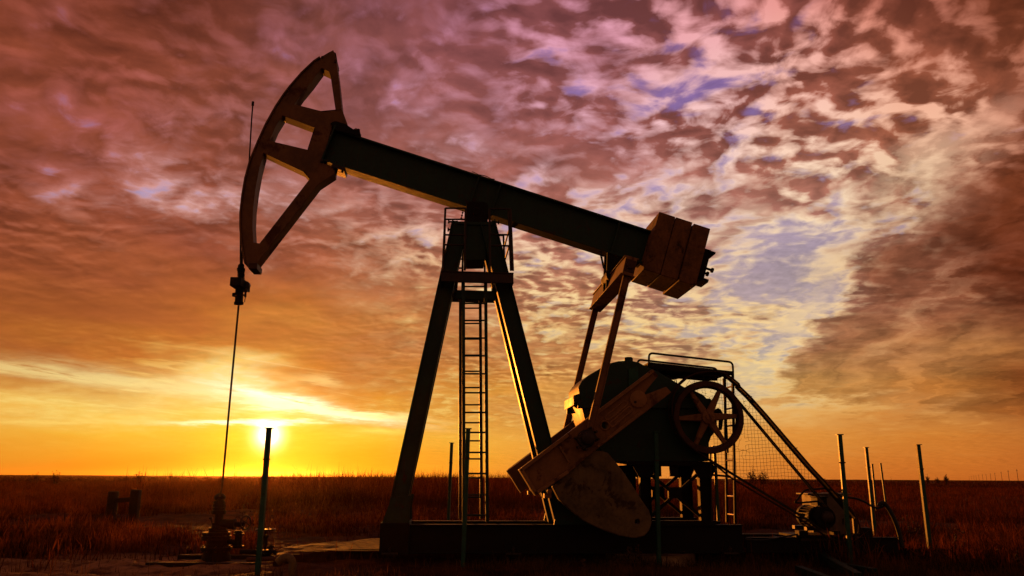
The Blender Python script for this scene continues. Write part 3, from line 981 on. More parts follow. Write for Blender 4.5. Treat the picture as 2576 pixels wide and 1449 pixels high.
# --- equalizer, pitmans
ec = L(c2(1476, 760), -1.22)
EQ = (ec.x, ec.z)
pd = Vector((L(d6(905, 900), -1.2).x - EQ[0], 0, L(d6(905, 900), -1.2).z - EQ[1]))
pu = pd.normalized()
pq = Vector((-pu.z, 0, pu.x))
eqax = (Vector((0, 1, 0)), pq, pu)
m = MB()
m.box((EQ[0], 0, EQ[1]), (2.60, 0.17, 0.27), eqax)
m.box((EQ[0] - pu.x * 0.14, 0, EQ[1] - pu.z * 0.14), (2.60, 0.22, 0.016), eqax)
m.box((EQ[0] + pu.x * 0.14, 0, EQ[1] + pu.z * 0.14), (2.60, 0.22, 0.016), eqax)
eq = m.build('equalizer_bar', CREAM, pump, bevel=0.004)
m = MB()
pb_ = onbeam(c2(1430, 690), 0)
for y in (-0.14, 0.10):
    q0 = beampt(pb_[0] - 0.28, -BH / 2); q1 = beampt(pb_[0] + 0.28, -BH / 2)
    m.prism([(q0.x, q0.z), (q1.x, q1.z), (EQ[0] + 0.12, EQ[1] + 0.05), (EQ[0] + 0.05, EQ[1] - 0.10), (EQ[0] - 0.12, EQ[1] - 0.05)], y, y + 0.04)
m.lathe((EQ[0], -0.22, EQ[1] + 0.14), (0, 1, 0), [(0, 0.04), (0, 0.13), (0.44, 0.13), (0.44, 0.04)], 20)
m.build('tail_bearing', BLACK, pump)
# loops of wire hanging at the tail bearing
m = MB()
for dx_, sag in ((0, 0.0), (0.04, 0.05), (0.08, 0.02)):
    P = [L(c2(x, y), -0.2) for x, y in ((1262 + dx_ * 200, 640), (1275 + dx_ * 120, 690 + sag * 200), (1290 + dx_ * 100, 760), (1315, 800 - sag * 300), (1345, 796 - sag * 200))]
    pts = []
    for i in range(len(P) - 1):
        for f in (0, 0.33, 0.66):
            pts.append(P[i].lerp(P[i + 1], f))
    m.tube(pts + [P[-1]], 0.007, 6)
m.build('loose_wire', RUBBER, pump)
for sgn in (-1, 1):
    y = sgn * 1.22
    p1 = Vector((EQ[0], y, EQ[1])); p0 = Vector((EQ[0] + pd.x, y, EQ[1] + pd.z))
    m = MB().ibeam(p0 + pu * 0.02, p1 - pu * 0.05, 0.07, 0.105, 0.012, 0.012)
    pit = m.build('pitman_arm', CREAM, pump, bevel=0.002)
    m = MB()
    m.box(p1, (0.16, 0.17, 0.20), (pq, Vector((0, 1, 0)), pu))
    m.cyl(p1 + Vector((0, -0.11, 0)), p1 + Vector((0, 0.11, 0)), 0.05, 12)
    m.build('pin_block', RUST, pit, bevel=0.006)

# --- cranks
YC0, YC1 = -1.12, -0.92
ck = [(78, 1388), (860, 800), (940, 740), (1630, 222), (1688, 300), (1560, 455), (1515, 527), (1640, 480), (1782, 425), (1840, 490), (1180, 1000), (955, 1165), (620, 1449), (560, 1495), (330, 1640), (270, 1692), (232, 1640)]
ck_full = LP(d6, ck, YC0)
hole = LX(d6(1070, 875), YC0)
wc = LX(d6(1455, 570), YC0)
WP = LX(d6(850, 1030), YC0)
cdir = Vector((LX(d6(1630, 222), YC0)[0] - LX(d6(78, 1388), YC0)[0], 0, LX(d6(1630, 222), YC0)[1] - LX(d6(78, 1388), YC0)[1])).normalized()
cnor = Vector((-cdir.z, 0, cdir.x))


def strip(poly, i, j, w):
    a, b = Vector((poly[i][0], 0, poly[i][1])), Vector((poly[j][0], 0, poly[j][1]))
    return a, b


wt_px = [(318, 905), (360, 985), (430, 1052), (505, 1112), (580, 1150), (650, 1180), (720, 1203), (790, 1217), (840, 1216), (880, 1204), (908, 1172), (921, 1130), (920, 1095), (905, 1050), (850, 970), (800, 890), (760, 830), (700, 752), (655, 700), (620, 690), (560, 690), (500, 740), (420, 810)]
weight_poly = LP(c3, wt_px, YC0 + 0.05)
wh = LX(c3(835, 1120), YC0 + 0.05)
for sgn in (-1, 1):
    y0, y1 = (YC0, YC1) if sgn < 0 else (-YC1, -YC0)
    yo = y0 if sgn < 0 else y1            # outer face
    m = MB().prism(ck_full, min(y0, y1), max(y0, y1), [arc_pts(hole[0], hole[1], 0.048, 0, 342, 19)])
    crank = m.build('crank', CREAM, pump, bevel=0.006)
    yy = lambda d: (yo + sgn * d)
    # raised ribs: upper edge, lower edge, end, collar of the hole
    m = MB()
    def rib(pa_, pb_, w, h):
        a = Vector((*[LX(d6(*pa_), YC0)[0]], 0, LX(d6(*pa_), YC0)[1])); b = Vector((LX(d6(*pb_), YC0)[0], 0, LX(d6(*pb_), YC0)[1]))
        a.y = b.y = yy(h / 2 - 0.002)
        m.bar(a, b, h, w); m.cut()
    rib((110, 1385), (640, 985), 0.05, 0.06)
    rib((960, 745), (1615, 248), 0.05, 0.06)
    rib((285, 1650), (640, 1410), 0.045, 0.06)
    rib((980, 1120), (1500, 720), 0.04, 0.05)
    rib((112, 1400), (262, 1645), 0.04, 0.058)
    rib((545, 1120), (655, 1310), 0.024, 0.05)
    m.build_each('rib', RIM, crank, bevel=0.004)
    m = MB()
    m.tube([(hole[0] + 0.062 * math.cos(a), yy(0.004), hole[1] + 0.062 * math.sin(a)) for a in np.linspace(0, 2 * math.pi, 24, endpoint=False)], 0.013, 8, closed=True)
    for (pa_, pb_) in (((1100, 785), (1300, 625)), ((1160, 860), (1355, 690))):
        a = L(d6(*pa_), YC0); b = L(d6(*pb_), YC0)
        n_ = (b - a).normalized(); nn_ = Vector((-n_.z, 0, n_.x))
        ring = []
        for kk in range(9):
            an = math.pi / 2 + math.pi * kk / 8
            ring.append(a + n_ * (0.036 * math.cos(an)) + nn_ * (0.036 * math.sin(an)))
        for kk in range(9):
            an = -math.pi / 2 + math.pi * kk / 8
            ring.append(b + n_ * (0.036 * math.cos(an)) + nn_ * (0.036 * math.sin(an)))
        for q in ring: q.y = yy(0.002)
        m.tube(ring, 0.014, 6, closed=True)
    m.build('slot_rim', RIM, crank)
    m = MB()
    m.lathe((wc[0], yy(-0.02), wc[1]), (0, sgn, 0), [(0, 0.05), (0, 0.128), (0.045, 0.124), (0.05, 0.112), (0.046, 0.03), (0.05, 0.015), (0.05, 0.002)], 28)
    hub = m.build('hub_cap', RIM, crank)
    m = MB(); m.cyl((wc[0] - 0.05, yy(0.0), wc[1] - 0.045), (wc[0] - 0.05, yy(0.04), wc[1] - 0.045), 0.02, 10)
    m.build('plug', IRON, hub)
    # wrist pin housing: bulky dirty casting with bolts
    m = MB()
    m.lathe((WP[0], yy(-0.02), WP[1]), (0, sgn, 0), [(0, 0.05), (0, 0.13), (0.05, 0.13), (0.06, 0.10), (0.20, 0.09), (0.22, 0.05)], 14)
    m.box((WP[0], yy(0.06), WP[1]), (0.26, 0.12, 0.18), (cdir, Vector((0, 1, 0)), cnor))
    for (a, b) in ((-0.12, 0.10), (0.13, 0.09), (-0.10, -0.11), (0.12, -0.10), (0.16, 0.0), (-0.17, -0.02)):
        q = Vector((WP[0], 0, WP[1])) + cdir * a + cnor * b
        m.cyl((q.x, yy(0.0), q.z), (q.x, yy(0.15), q.z), 0.02, 6)
    m.build('wrist_pin', IRON, crank, bevel=0.004)
    m = MB()
    ya, yb = (YC0 + 0.05, YC1 + 0.02) if sgn < 0 else (-YC1 - 0.02, -YC0 - 0.05)
    m.prism(weight_poly, ya, yb, [arc_pts(wh[0], wh[1], 0.036, 0, 340, 17)])
    m.build('counterweight', PLATE, crank, bevel=0.02)
    # clamp bolts of the counterweight
    m = MB()
    a = L(c3(300, 935), YC0)
    m.cyl((a.x, yy(-0.1), a.z), (a.x, yy(0.03), a.z), 0.035, 6); m.box((a.x - 0.02, yy(-0.06), a.z - 0.06), (0.10, 0.1, 0.06))
    m.build('clamp_bolt', CREAM, crank)

# --- gear reducer
gb_px = [(478, 300), (500, 262), (540, 228), (605, 190), (660, 158), (720, 143), (790, 138), (845, 150), (872, 166), (962, 206), (1120, 300), (1185, 322), (1240, 350), (1280, 395), (1305, 440), (1306, 520), (1290, 590), (1272, 640), (1272, 752), (640, 752), (585, 640), (540, 560), (515, 490), (492, 400)]
YG = 0.50
m = MB().prism(LP(c3, gb_px, -YG), -YG, YG)
gear = m.build('gearbox', GREEN, pump, bevel=0.025)
m = MB()
for y0, y1 in ((-YG - 0.05, -YG), (YG, YG + 0.05)):
    m.prism(LP(c3, [(470, 385), (520, 372), (1270, 372), (1300, 400), (1300, 432), (470, 432)], -YG), y0, y1)
fa = LX(c3(448, 345), -YG); fb = LX(c3(500, 385), -YG)
m.prism(LP(c3, [(450, 350), (505, 332), (505, 380), (470, 392), (450, 410)], -YG), -YG + 0.03, YG - 0.03)
m.build('joint_flange', GREEN, gear, bevel=0.006)
m = MB()
for x in (545, 640, 735, 980, 1080, 1180):
    q = LX(c3(x, 372), -YG - 0.03)
    m.cyl((q[0], -YG - 0.025, q[1] - 0.12), (q[0], -YG - 0.025, q[1] + 0.03), 0.018, 6)
m.build('flange_bolt', IRON, gear)
vc = LX(d6(1363, 100), -0.2)
m = MB().lathe((vc[0], -0.1, vc[1] - 0.1), (0, 0, 1), [(0, 0.045), (0.06, 0.045), (0.062, 0.068), (0.12, 0.068), (0.135, 0.055), (0.135, 0.01)], 18)
m.build('vent_cap', GREEN, gear)
m = MB().prism(LP(c3, [(780, 190), (838, 180), (838, 330), (780, 330)], -YG), -YG - 0.03, -YG).build('inspection_cover', GREEN2, gear, bevel=0.004)
m = MB()
for x, y in ((1022, 242), (960, 210), (1068, 270)):
    q = L(c3(x, y), -0.4); m.tube([q + Vector((-0.02, 0, -0.03)), q + Vector((-0.012, 0, 0.03)), q + Vector((0.008, 0, 0.036)), q + Vector((0.018, 0, -0.03))], 0.006, 6)
m.build('lifting_eye', IRON, gear)
# brake drum and shoe at the far end
m = MB()
q = LX(c3(1300, 500), 0.0)
m.lathe((q[0] - 0.06, 0.55, q[1]), (0, 1, 0), [(0, 0.05), (0, 0.30), (0.16, 0.30), (0.16, 0.05)], 28)
m.build('brake_drum', BLACK, gear)
m = MB().prism(LP(d7, [(860, 720), (890, 705), (920, 720), (940, 760), (945, 830), (940, 900), (930, 948), (912, 950), (905, 900), (912, 800), (900, 760), (885, 770), (880, 800), (862, 790)], -0.3), -0.34, -0.28)
m.build('brake_lever', BLACK, gear)

# --- stand under the reducer
zb = LX(c3(900, 752), -YG)[1]
st = MB()
xL0 = LX(c3(848, 800), -0.5)[0]; xL1 = LX(c3(912, 800), -0.5)[0]
xR0 = LX(c3(1205, 800), -0.5)[0]; xR1 = LX(c3(1277, 800), -0.5)[0]
xbl = LX(c3(640, 752), -0.5)[0]; xbr = LX(c3(1272, 752), -0.5)[0]
st.box(((xL0 + xbr) / 2 - 0.08, 0, zb - 0.03), (xbr - xL0 + 0.24, 1.1, 0.06))
stand = st.build('gearbox_stand', BLACK, pump)
for y in (-0.47, 0.47):
    MB().box(((xL0 + xbr) / 2, y, zt + 0.03), (xbr - xL0 + 0.1, 0.16, 0.05)).build('base_plate', BLACK, stand)
for sgn in (-1, 1):
    y = sgn * 0.47
    for a, b in ((xL0, xL1), (xR0, xR1)):
        MB().ibeam(((a + b) / 2, y, zt + 0.05), ((a + b) / 2, y, zb - 0.05), 0.12, b - a, 0.014, 0.02).build('leg', BLACK, stand)
        g = MB()
        s2 = 1
        g.prism([((a + b) / 2 - 0.2, zb - 0.05), ((a + b) / 2 + 0.2, zb - 0.05), (b + 0.01, zb - 0.24), (a - 0.01, zb - 0.24)], y - 0.055 if sgn < 0 else y + 0.04, y - 0.04 if sgn < 0 else y + 0.055)
        g.build('gusset', BLACK, stand)
    cx_, cz_ = (xL1 + xR0) / 2, (zt + 0.05 + zb - 0.05) / 2
    g = MB()
    for p, q in (((xL1, zb - 0.18), (xR0, zt + 0.12)), ((xL1, zt + 0.12), (xR0, zb - 0.18))):
        g.bar((p[0], y, p[1]), (q[0], y, q[1]), 0.05, 0.045)
    g.box((cx_, y - sgn * 0.0, cz_), (0.20, 0.062, 0.16))
    g.build('brace', BLACK, stand)
    g = MB().box((cx_, y, zb - 0.13), (0.13, 0.03, 0.18))
    g.build('hanger_plate', BLACK, stand)
# --- flywheel
FC = LX(d7(797, 803), -0.72); FR = (L(d7(1185, 803), -0.72) - L(d7(410, 803), -0.72)).length / 2
fc_ = Vector((FC[0], -0.65, FC[1]))
m = MB()
m.lathe((FC[0], -0.73, FC[1]), (0, 1, 0), [(0, FR - 0.075), (0, FR), (0.012, FR + 0.004), (0.05, FR - 0.012), (0.075, FR + 0.004), (0.10, FR - 0.012), (0.145, FR + 0.004), (0.155, FR), (0.155, FR - 0.075), (0.08, FR - 0.10), (0, FR - 0.075)], 64)
m.f.pop(); m.f.pop(); m.sm.pop(); m.sm.pop()
wheel = m.build('flywheel', RUST, pump)
for i in range(6):
    a = R(3 + 60 * i)
    d_ = Vector((math.cos(a), 0, math.sin(a))); n_ = Vector((-d_.z, 0, d_.x))
    w0, w1 = 0.062, 0.034
    q0 = fc_ + d_ * 0.08; q1 = fc_ + d_ * (FR - 0.08)
    V = []
    for q, w in ((q0, w0), (q1, w1)):
        for y_, ww in ((-0.03, w * 0.7), (0.0, w), (0.03, w * 0.7)):
            V += [q + n_ * ww + Vector((0, y_, 0)), q - n_ * ww + Vector((0, y_, 0))]
    mm = MB().raw(V, [(0, 1, 7, 6), (1, 3, 9, 7), (3, 5, 11, 9), (5, 4, 10, 11), (4, 2, 8, 10), (2, 0, 6, 8), (0, 2, 4, 5, 3, 1), (6, 7, 9, 11, 10, 8)])
    mm.build('spoke', CREAM, wheel)
m = MB().lathe((FC[0], -0.735, FC[1]), (0, 1, 0), [(0, 0.004), (0, 0.045), (0.01, 0.05), (0.012, 0.075), (0.02, 0.10), (0.15, 0.11), (0.16, 0.02)], 24)
m.cyl((FC[0], -0.6, FC[1]), (FC[0], -0.4, FC[1]), 0.05, 16)
m.build('hub', CREAM, wheel)

# --- walkway over the reducer with hand rails and ladder
yq = -0.42
m = MB()
wk = LP(d7, [(120, 188), (1068, 292), (1066, 335), (880, 335), (190, 268), (110, 240)], yq)
m.prism(wk, yq, yq + 0.05)
m.prism(wk, 0.30, 0.35)
top = [(wk[0][0], wk[0][1]), (wk[1][0], wk[1][1])]
m.prism([(top[0][0], top[0][1] - 0.03), (top[1][0], top[1][1] - 0.03), (top[1][0], top[1][1] - 0.005), (top[0][0], top[0][1] - 0.005)], yq + 0.05, 0.30)
m.bar((wk[1][0] - 0.12, -0.3, wk[1][1] - 0.1), (wk[1][0] - 0.12, -0.3, LX(c3(1272, 700), -0.3)[1]), 0.03, 0.03)
walk = m.build('walkway', BLACK, pump, bevel=0.003)


def fillet(pts, rad=0.06, n=5):
    P = [Vector(p) for p in pts]; out = [P[0]]
    for i in range(1, len(P) - 1):
        a = (P[i - 1] - P[i]); b = (P[i + 1] - P[i])
        r_ = min(rad, a.length * 0.45, b.length * 0.45)
        s0 = P[i] + a.normalized() * r_; s1 = P[i] + b.normalized() * r_
        for k_ in range(n + 1):
            t_ = k_ / n
            out.append(s0 * (1 - t_) ** 2 + P[i] * 2 * t_ * (1 - t_) + s1 * t_ ** 2)
    return out + [P[-1]]


hr = LP(d7, [(126, 188), (130, 88), (1060, 192), (1066, 295)], yq + 0.02)
MB().tube(fillet([(p[0], yq + 0.02, p[1]) for p in hr], 0.09), 0.017, 8).build('hand_rail', IRON, walk)
MB().tube(fillet([(p[0], 0.33, p[1]) for p in hr], 0.09), 0.017, 8).build('hand_rail', IRON, walk)
# end ladder: rails one behind the other
r0, r1 = L(c4(654, 205), -0.30), L(c4(670, 1130), -0.30)
lad = MB().bar(r0, r1, 0.035, 0.035).bar(Vector((r0.x, 0.06, r0.z)), Vector((r1.x, 0.06, r1.z)), 0.035, 0.035).build('ladder', BLACK, pump)
for y in (432, 538, 640, 750, 855, 972, 1085, 300):
    q = L(c4(655 + (y - 205) * 0.0173, y - 6), -0.30)
    MB().cyl((q.x, -0.29, q.z), (q.x, 0.05, q.z), 0.014, 8).build('rung', ALU, lad)
# oil line above the reducer
P = [L(d7(x, y), -0.3) for x, y in ((340, 372), (400, 378), (450, 366), (510, 345), (560, 338), (620, 350))]
MB().tube(P, 0.016, 8).build('oil_hose', RUBBER, gear)

# ------------------------------------------------------------------ belt guard, belts, motor, cabinet
rz = lambda p, y: (p[0], y, p[1])
GY0, GY1 = -0.75, -0.58
guard = empty('belt_guard', ROOT_M @ Vector((FC[0], GY0, 0)), 'rusty hoop shaped guard with torn wire netting round the spoked flywheel', 'belt guard')
GI = guard.matrix_world.inverted() @ ROOT_M


def gbuild(m, name, material, parent):
    m.v = [tuple(GI @ Vector(p)) for p in m.v]
    return m.build_each(name, material, parent) if m.marks else m.build(name, material, parent)


hoop = [(560, 1110), (470, 1000), (420, 890), (388, 770), (384, 660), (410, 540), (470, 440), (560, 360), (660, 315), (790, 297), (900, 300), (980, 320), (1060, 372), (1130, 430)]
hoop = [d7(*p) for p in hoop] + [c4(*p) for p in ((700, 300), (760, 358), (860, 470), (950, 575), (1040, 680), (1130, 785), (1210, 870), (1290, 960), (1350, 1030), (1400, 1090), (1425, 1140), (1420, 1190), (1385, 1235))]
hp = [LX(p, GY0) for p in hoop]
m = MB()
m.sheet(hp[9:], GY0 + 0.004, GY1 - 0.004, 0.008)
gbuild(m, 'guard_band', DARKRUST, guard)
for y in (GY0, GY1):
    gbuild(MB().tube([rz(p, y) for p in hp], 0.014, 8), 'guard_edge', DARKRUST, guard)
low = [LX(p, GY0) for p in (d7(560, 1110), d7(680, 1200), d7(800, 1280), c4(640, 850), c4(1000, 1062), c4(1120, 1140), c4(1230, 1215), c4(1310, 1245), c4(1385, 1235))]
gbuild(MB().tube([rz(p, GY0) for p in low], 0.014, 8), 'guard_edge', DARKRUST, guard)
m = MB()
for p in ((686, 292), (760, 354), (935, 556), (1037, 667), (1205, 855)):
    q = LX(c4(*p), GY0)
    m.box((q[0] - 0.01, GY0 - 0.004, q[1] - 0.01), (0.07, 0.012, 0.010)); m.cut()
gbuild(m, 'strap', RUST, guard)
m = MB()
q0, q1 = LX(c4(500, 828), GY1), LX(c4(575, 830), GY1)
m.bar(rz(LX(c4(530, 835), -0.6), -0.6), rz(LX(c4(640, 845), -0.6), -0.6), 0.03, 0.03); m.cut()
for x in (520, 545):
    a, b = LX(c4(x, 700), -0.6), LX(c4(x + 8, 1120), -0.6)
    m.bar(rz(a, -0.6), rz(b, -0.6), 0.016, 0.016); m.cut()
a = LX(c4(1390, 1100), GY0); m.bar((a[0], GY0, 0.0), (a[0], GY0, a[1]), 0.04, 0.04); m.cut()
gbuild(m, 'guard_support', IRON, guard)
# netting
npoly = [d7(440, 560), d7(560, 400), d7(760, 330), d7(950, 350), d7(1030, 400), d7(1100, 440), c4(700, 325), c4(800, 430), c4(950, 600), c4(1100, 770), c4(1210, 890), c4(1270, 960), c4(1130, 960), c4(900, 850), c4(700, 850), c4(540, 830), c4(500, 740), c4(520, 640), d7(700, 900), d7(520, 800)]
NY = -0.50
NP = [LX(p, NY) for p in npoly]


def inside_poly(x, z, poly):
    c = False
    for i in range(len(poly)):
        (x0, z0), (x1, z1) = poly[i - 1], poly[i]
        if (z0 > z) != (z1 > z) and x < (x1 - x0) * (z - z0) / (z1 - z0) + x0:
            c = not c
    return c


pitch_n = 0.054
xs = np.arange(min(p[0] for p in NP), max(p[0] for p in NP), pitch_n); zs = np.arange(min(p[1] for p in NP), max(p[1] for p in NP), pitch_n)
torn = [(LX(d7(1130, 640), NY), 0.22), (LX(d7(1120, 1130), NY), 0.20), (LX(d7(800, 520), NY), 0.25), (LX(d7(560, 420), NY), 0.2), (LX(c4(720, 370), NY), 0.16)]
nr = random.Random(3)
pos = {}
for i, x in enumerate(xs):
    for j, z in enumerate(zs):
        if inside_poly(x, z, NP):
            jt = 0.004 + sum(0.016 * max(0, 1 - math.hypot(x - c[0], z - c[1]) / r_) for c, r_ in torn)
            pos[i, j] = (x + nr.gauss(0, jt), NY + nr.gauss(0, 0.006) + 0.02 * math.sin(x * 3 + z * 2), z + nr.gauss(0, jt) - 0.012 * math.sin(x * 5))
m = MB()
for (i, j), p in pos.items():
    for nb in ((i + 1, j), (i, j + 1)):
        if nb in pos:
            drop = sum(0.55 * max(0, 1 - math.hypot(p[0] - c[0], p[2] - c[1]) / r_) for c, r_ in torn)
            if nr.random() < drop:
                continue
            m.tube([p, pos[nb]], 0.0023, 3, caps=False)
gbuild(m, 'netting', WIRE, guard)

# --- motor
MC = LX(d8(795, 705), -0.70); MR = (L(d8(925, 705), -0.70) - L(d8(665, 705), -0.70)).length / 2
mot = empty('electric_motor', ROOT_M @ Vector((MC[0], -0.2, 0)), 'finned electric motor with terminal box, driving the belts beside the grey cabinet', 'motor')
MI = mot.matrix_world.inverted() @ ROOT_M


def mbuild(m, name, material, parent, inv=None, **kw):
    m.v = [tuple((inv or MI) @ Vector(p)) for p in m.v]
    return m.build_each(name, material, parent, **kw) if m.marks else m.build(name, material, parent, **kw)


m = MB().lathe((MC[0], -0.52, MC[1]), (0, 1, 0), [(0, 0.05), (0, MR * 0.92), (0.03, MR), (0.05, MR * 0.84), (0.36, MR * 0.84), (0.36, MR * 1.08), (0.43, MR * 1.08), (0.46, MR * 0.95), (0.46, 0.05)], 40)
body = mbuild(m, 'motor_body', BLACK, mot)  # black paints in the shade of the gaps between the fins
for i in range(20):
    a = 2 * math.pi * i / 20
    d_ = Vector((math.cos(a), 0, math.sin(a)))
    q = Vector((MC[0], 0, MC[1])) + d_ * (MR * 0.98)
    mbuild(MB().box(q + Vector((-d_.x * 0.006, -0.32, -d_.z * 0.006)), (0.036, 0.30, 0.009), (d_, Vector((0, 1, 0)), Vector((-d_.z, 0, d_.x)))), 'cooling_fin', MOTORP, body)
m = MB().lathe((MC[0], -0.74, MC[1]), (0, 1, 0), [(0, 0.03), (0, MR * 0.7), (0.01, MR * 0.98), (0.035, MR * 0.90), (0.06, MR * 0.98), (0.085, MR * 0.90), (0.11, MR * 0.98), (0.14, MR * 0.7), (0.2, 0.05)], 36)
pul = mbuild(m, 'pulley', BLACK, mot)
cc = LX(d8(815, 680), -0.80)
m = MB().lathe((MC[0] + 0.01, -0.81, MC[1] + 0.01), (0, 1, 0), [(0, 0.02), (0.01, MR * 0.45), (0.03, MR * 0.56), (0.08, MR * 0.58)], 28)
mbuild(m, 'pulley_cap', IRON, pul)
m = MB()
tb0, tb1 = LX(d8(695, 450), -0.35), LX(d8(828, 580), -0.35)
m.box(((tb0[0] + tb1[0]) / 2, -0.25, (tb0[1] + tb1[1]) / 2), (tb1[0] - tb0[0], 0.22, tb0[1] - tb1[1] + 0.04))
m.box(((tb0[0] + tb1[0]) / 2, -0.25, tb0[1] + 0.012), (tb1[0] - tb0[0] + 0.03, 0.25, 0.02))
mbuild(m, 'terminal_box', BLACK, mot, bevel=0.006)
m = MB()
for y in (-0.42, 0.0):
    m.box((MC[0], y, MC[1] - MR * 1.1), (MR * 2.3, 0.09, 0.05)); m.cut()
    m.box((MC[0] - 0.05, y, 0.16 + 0.03), (MR * 3.0, 0.10, 0.05)); m.cut()
mbuild(m, 'motor_foot', IRON, mot)
# slide rails and frame under the motor
fx0 = LX((1874, 1350), -0.45)[0]; fx1 = LX((2258, 1352), -0.45)[0]; fz = LX((2200, 1351.5), -0.45)[1]
frame = empty('steel_base_frame', ROOT_M @ Vector((fx0, 0, 0)), 'long black steel base frame under the motor', 'base frame')
FI = frame.matrix_world.inverted() @ ROOT_M
for y in (-0.43, 0.30):
    mbuild(MB().ibeam((fx0 + 0.02, y, fz / 2), (fx1, y, fz / 2), 0.10, fz, 0.012, 0.02), 'rail', BLACK, frame, FI)
m = MB()
for x in (fx0 + 0.7, MC[0] - 0.3, MC[0] + 0.35, fx1 - 0.4):
    m.box((x, -0.06, fz / 2 - 0.01), (0.08, 0.6, fz - 0.03)); m.cut()
b0, b1 = LX(d8(450, 868), -0.45), LX(d8(572, 960), -0.45)
m.box(((b0[0] + b1[0]) / 2, -0.42, (b0[1] + fz) / 2), (b1[0] - b0[0], 0.14, b0[1] - fz)); m.cut()
b0, b1 = LX(d8(900, 872), -0.45), LX(d8(990, 960), -0.45)
m.box(((b0[0] + b1[0]) / 2, -0.40, (b0[1] + fz) / 2), (b1[0] - b0[0], 0.14, b0[1] - fz)); m.cut()
b0, b1 = LX(d8(1300, 835), -0.45), LX(d8(1400, 950), -0.45)
m.box(((b0[0] + b1[0]) / 2, -0.38, (b0[1] + fz) / 2), (b1[0] - b0[0], 0.16, b0[1] - fz)); m.cut()
m.box((MC[0], -0.2, fz + 0.02), (0.75, 0.62, 0.03)); m.cut()
mbuild(m, 'cross_member', BLACK, frame, FI)

# --- V-belts: flywheel to pulley
for y in (-0.675, -0.605):
    c_a, r_a, c_b, r_b = Vector((FC[0], 0, FC[1])), FR + 0.004, Vector((MC[0], 0, MC[1])), MR * 0.96
    d_ = c_b - c_a; D = d_.length; th = math.atan2(d_.z, d_.x); be = math.acos((r_a - r_b) / D)
    pts = []
    a0_, a1_ = th + be, th - be + 2 * math.pi
    for i in range(41):
        a = a0_ + (a1_ - a0_) * i / 40
        pts.append((c_a.x + r_a * math.cos(a), y, c_a.z + r_a * math.sin(a)))
    for i in range(17):
        a = th - be + 2 * be * i / 16
        pts.append((c_b.x + r_b * math.cos(a), y, c_b.z + r_b * math.sin(a)))
    ob = MB().tube([Vector(p) - Vector((FC[0], y, 0)) for p in pts], 0.013, 6, closed=True).build('drive_belt', RUBBER)
    ob.matrix_world = ROOT_M @ Matrix.Translation((FC[0], y, 0))
    tag(ob, ('front' if y < -0.64 else 'back') + ' one of two black belts running from the spoked flywheel to the motor pulley', 'belt', 'drive belts from the flywheel to the motor')

# --- cabinet behind the motor
cf = [LX(d8(*p), 0.30) for p in ((616, 412), (1062, 440), (1062, 940), (616, 930))]
cw = cf[1][0] - cf[0][0]; ch_ = cf[0][1]
cab = empty('control_cabinet', ROOT_M @ Vector((cf[0][0] + cw / 2, 0.45, 0)), 'pale sheet metal control cabinet standing behind the electric motor', 'cabinet')
CI = cab.matrix_world.inverted() @ ROOT_M
m = MB().box((cf[0][0] + cw / 2, 0.47, ch_ / 2), (cw, 0.34, ch_))
mbuild(m, 'cabinet_body', GREYP, cab, CI, bevel=0.004)
mbuild(MB().box((cf[0][0] + cw / 2, 0.47, ch_ + 0.014), (cw + 0.14, 0.44, 0.022)), 'roof', GREYP, cab, CI, bevel=0.003)
m = MB().box((cf[0][0] + cw / 2, 0.292, ch_ / 2), (cw - 0.06, 0.014, ch_ - 0.08))
dr = mbuild(m, 'door', GREYP, cab, CI, bevel=0.003)
mbuild(MB().box((cf[1][0] - 0.09, 0.275, ch_ / 2), (0.02, 0.03, 0.10)), 'handle', IRON, dr, CI)

# --- cables and conduits near the motor
def thing_tube(name, label, cat, pts, r, material, n=10, part=None, group=None):
    base = Vector(pts[0])
    base = Vector((base.x, base.y, min(p[2] for p in pts)))
    o = MB().tube([Vector(p) - base for p in pts], r, n).build(name, material)
    o.location = base
    return tag(o, label, cat, group)


def spline(P, n=8):
    P = [Vector(p) for p in P]; Q = [P[0] * 2 - P[1]] + P + [P[-1] * 2 - P[-2]]
    out = []
    for i in range(1, len(Q) - 2):
        for k_ in range(n):
            t_ = k_ / n
            a, b, c, d = Q[i - 1], Q[i], Q[i + 1], Q[i + 2]
            out.append(0.5 * ((2 * b) + (c - a) * t_ + (2 * a - 5 * b + 4 * c - d) * t_ ** 2 + (3 * b - a - 3 * c + d) * t_ ** 3))
    return out + [P[-1]]


def WL(fn, pts, ys):
    return spline([ROOT_M @ L(fn(*p), y) for p, y in zip(pts, ys)])


thing_tube('motor_cable', 'stiff black cable arching from the motor terminal box over the cabinet', 'cable',
           WL(d8, [(700, 495), (560, 508), (425, 512), (450, 470), (500, 400), (560, 352), (690, 340), (810, 330), (870, 368), (940, 390), (1000, 430)], [-0.3, -0.35, -0.4, -0.4, -0.42, -0.44, -0.45, -0.46, -0.47, -0.48, -0.5]), 0.015, RUBBER)
thing_tube('supply_cable', 'black cable sagging from the belt guard to the curved pipe', 'cable',
           WL(d8, [(1000, 430), (1090, 445), (1200, 462), (1310, 505), (1400, 560), (1470, 582), (1540, 560), (1560, 540)], [-0.5, -0.45, -0.4, -0.35, -0.3, -0.3, -0.3, -0.3]), 0.016, RUBBER)
thing_tube('conduit_pipe', 'thick black conduit curving out of the ground past the motor base', 'conduit',
           WL(d8, [(1490, 560), (1500, 530), (1545, 518), (1590, 560), (1640, 640), (1690, 740), (1730, 850), (1760, 960), (1785, 1085)], [-0.3, -0.3, -0.3, -0.32, -0.35, -0.38, -0.4, -0.42, -0.44]), 0.034, RUBBER)
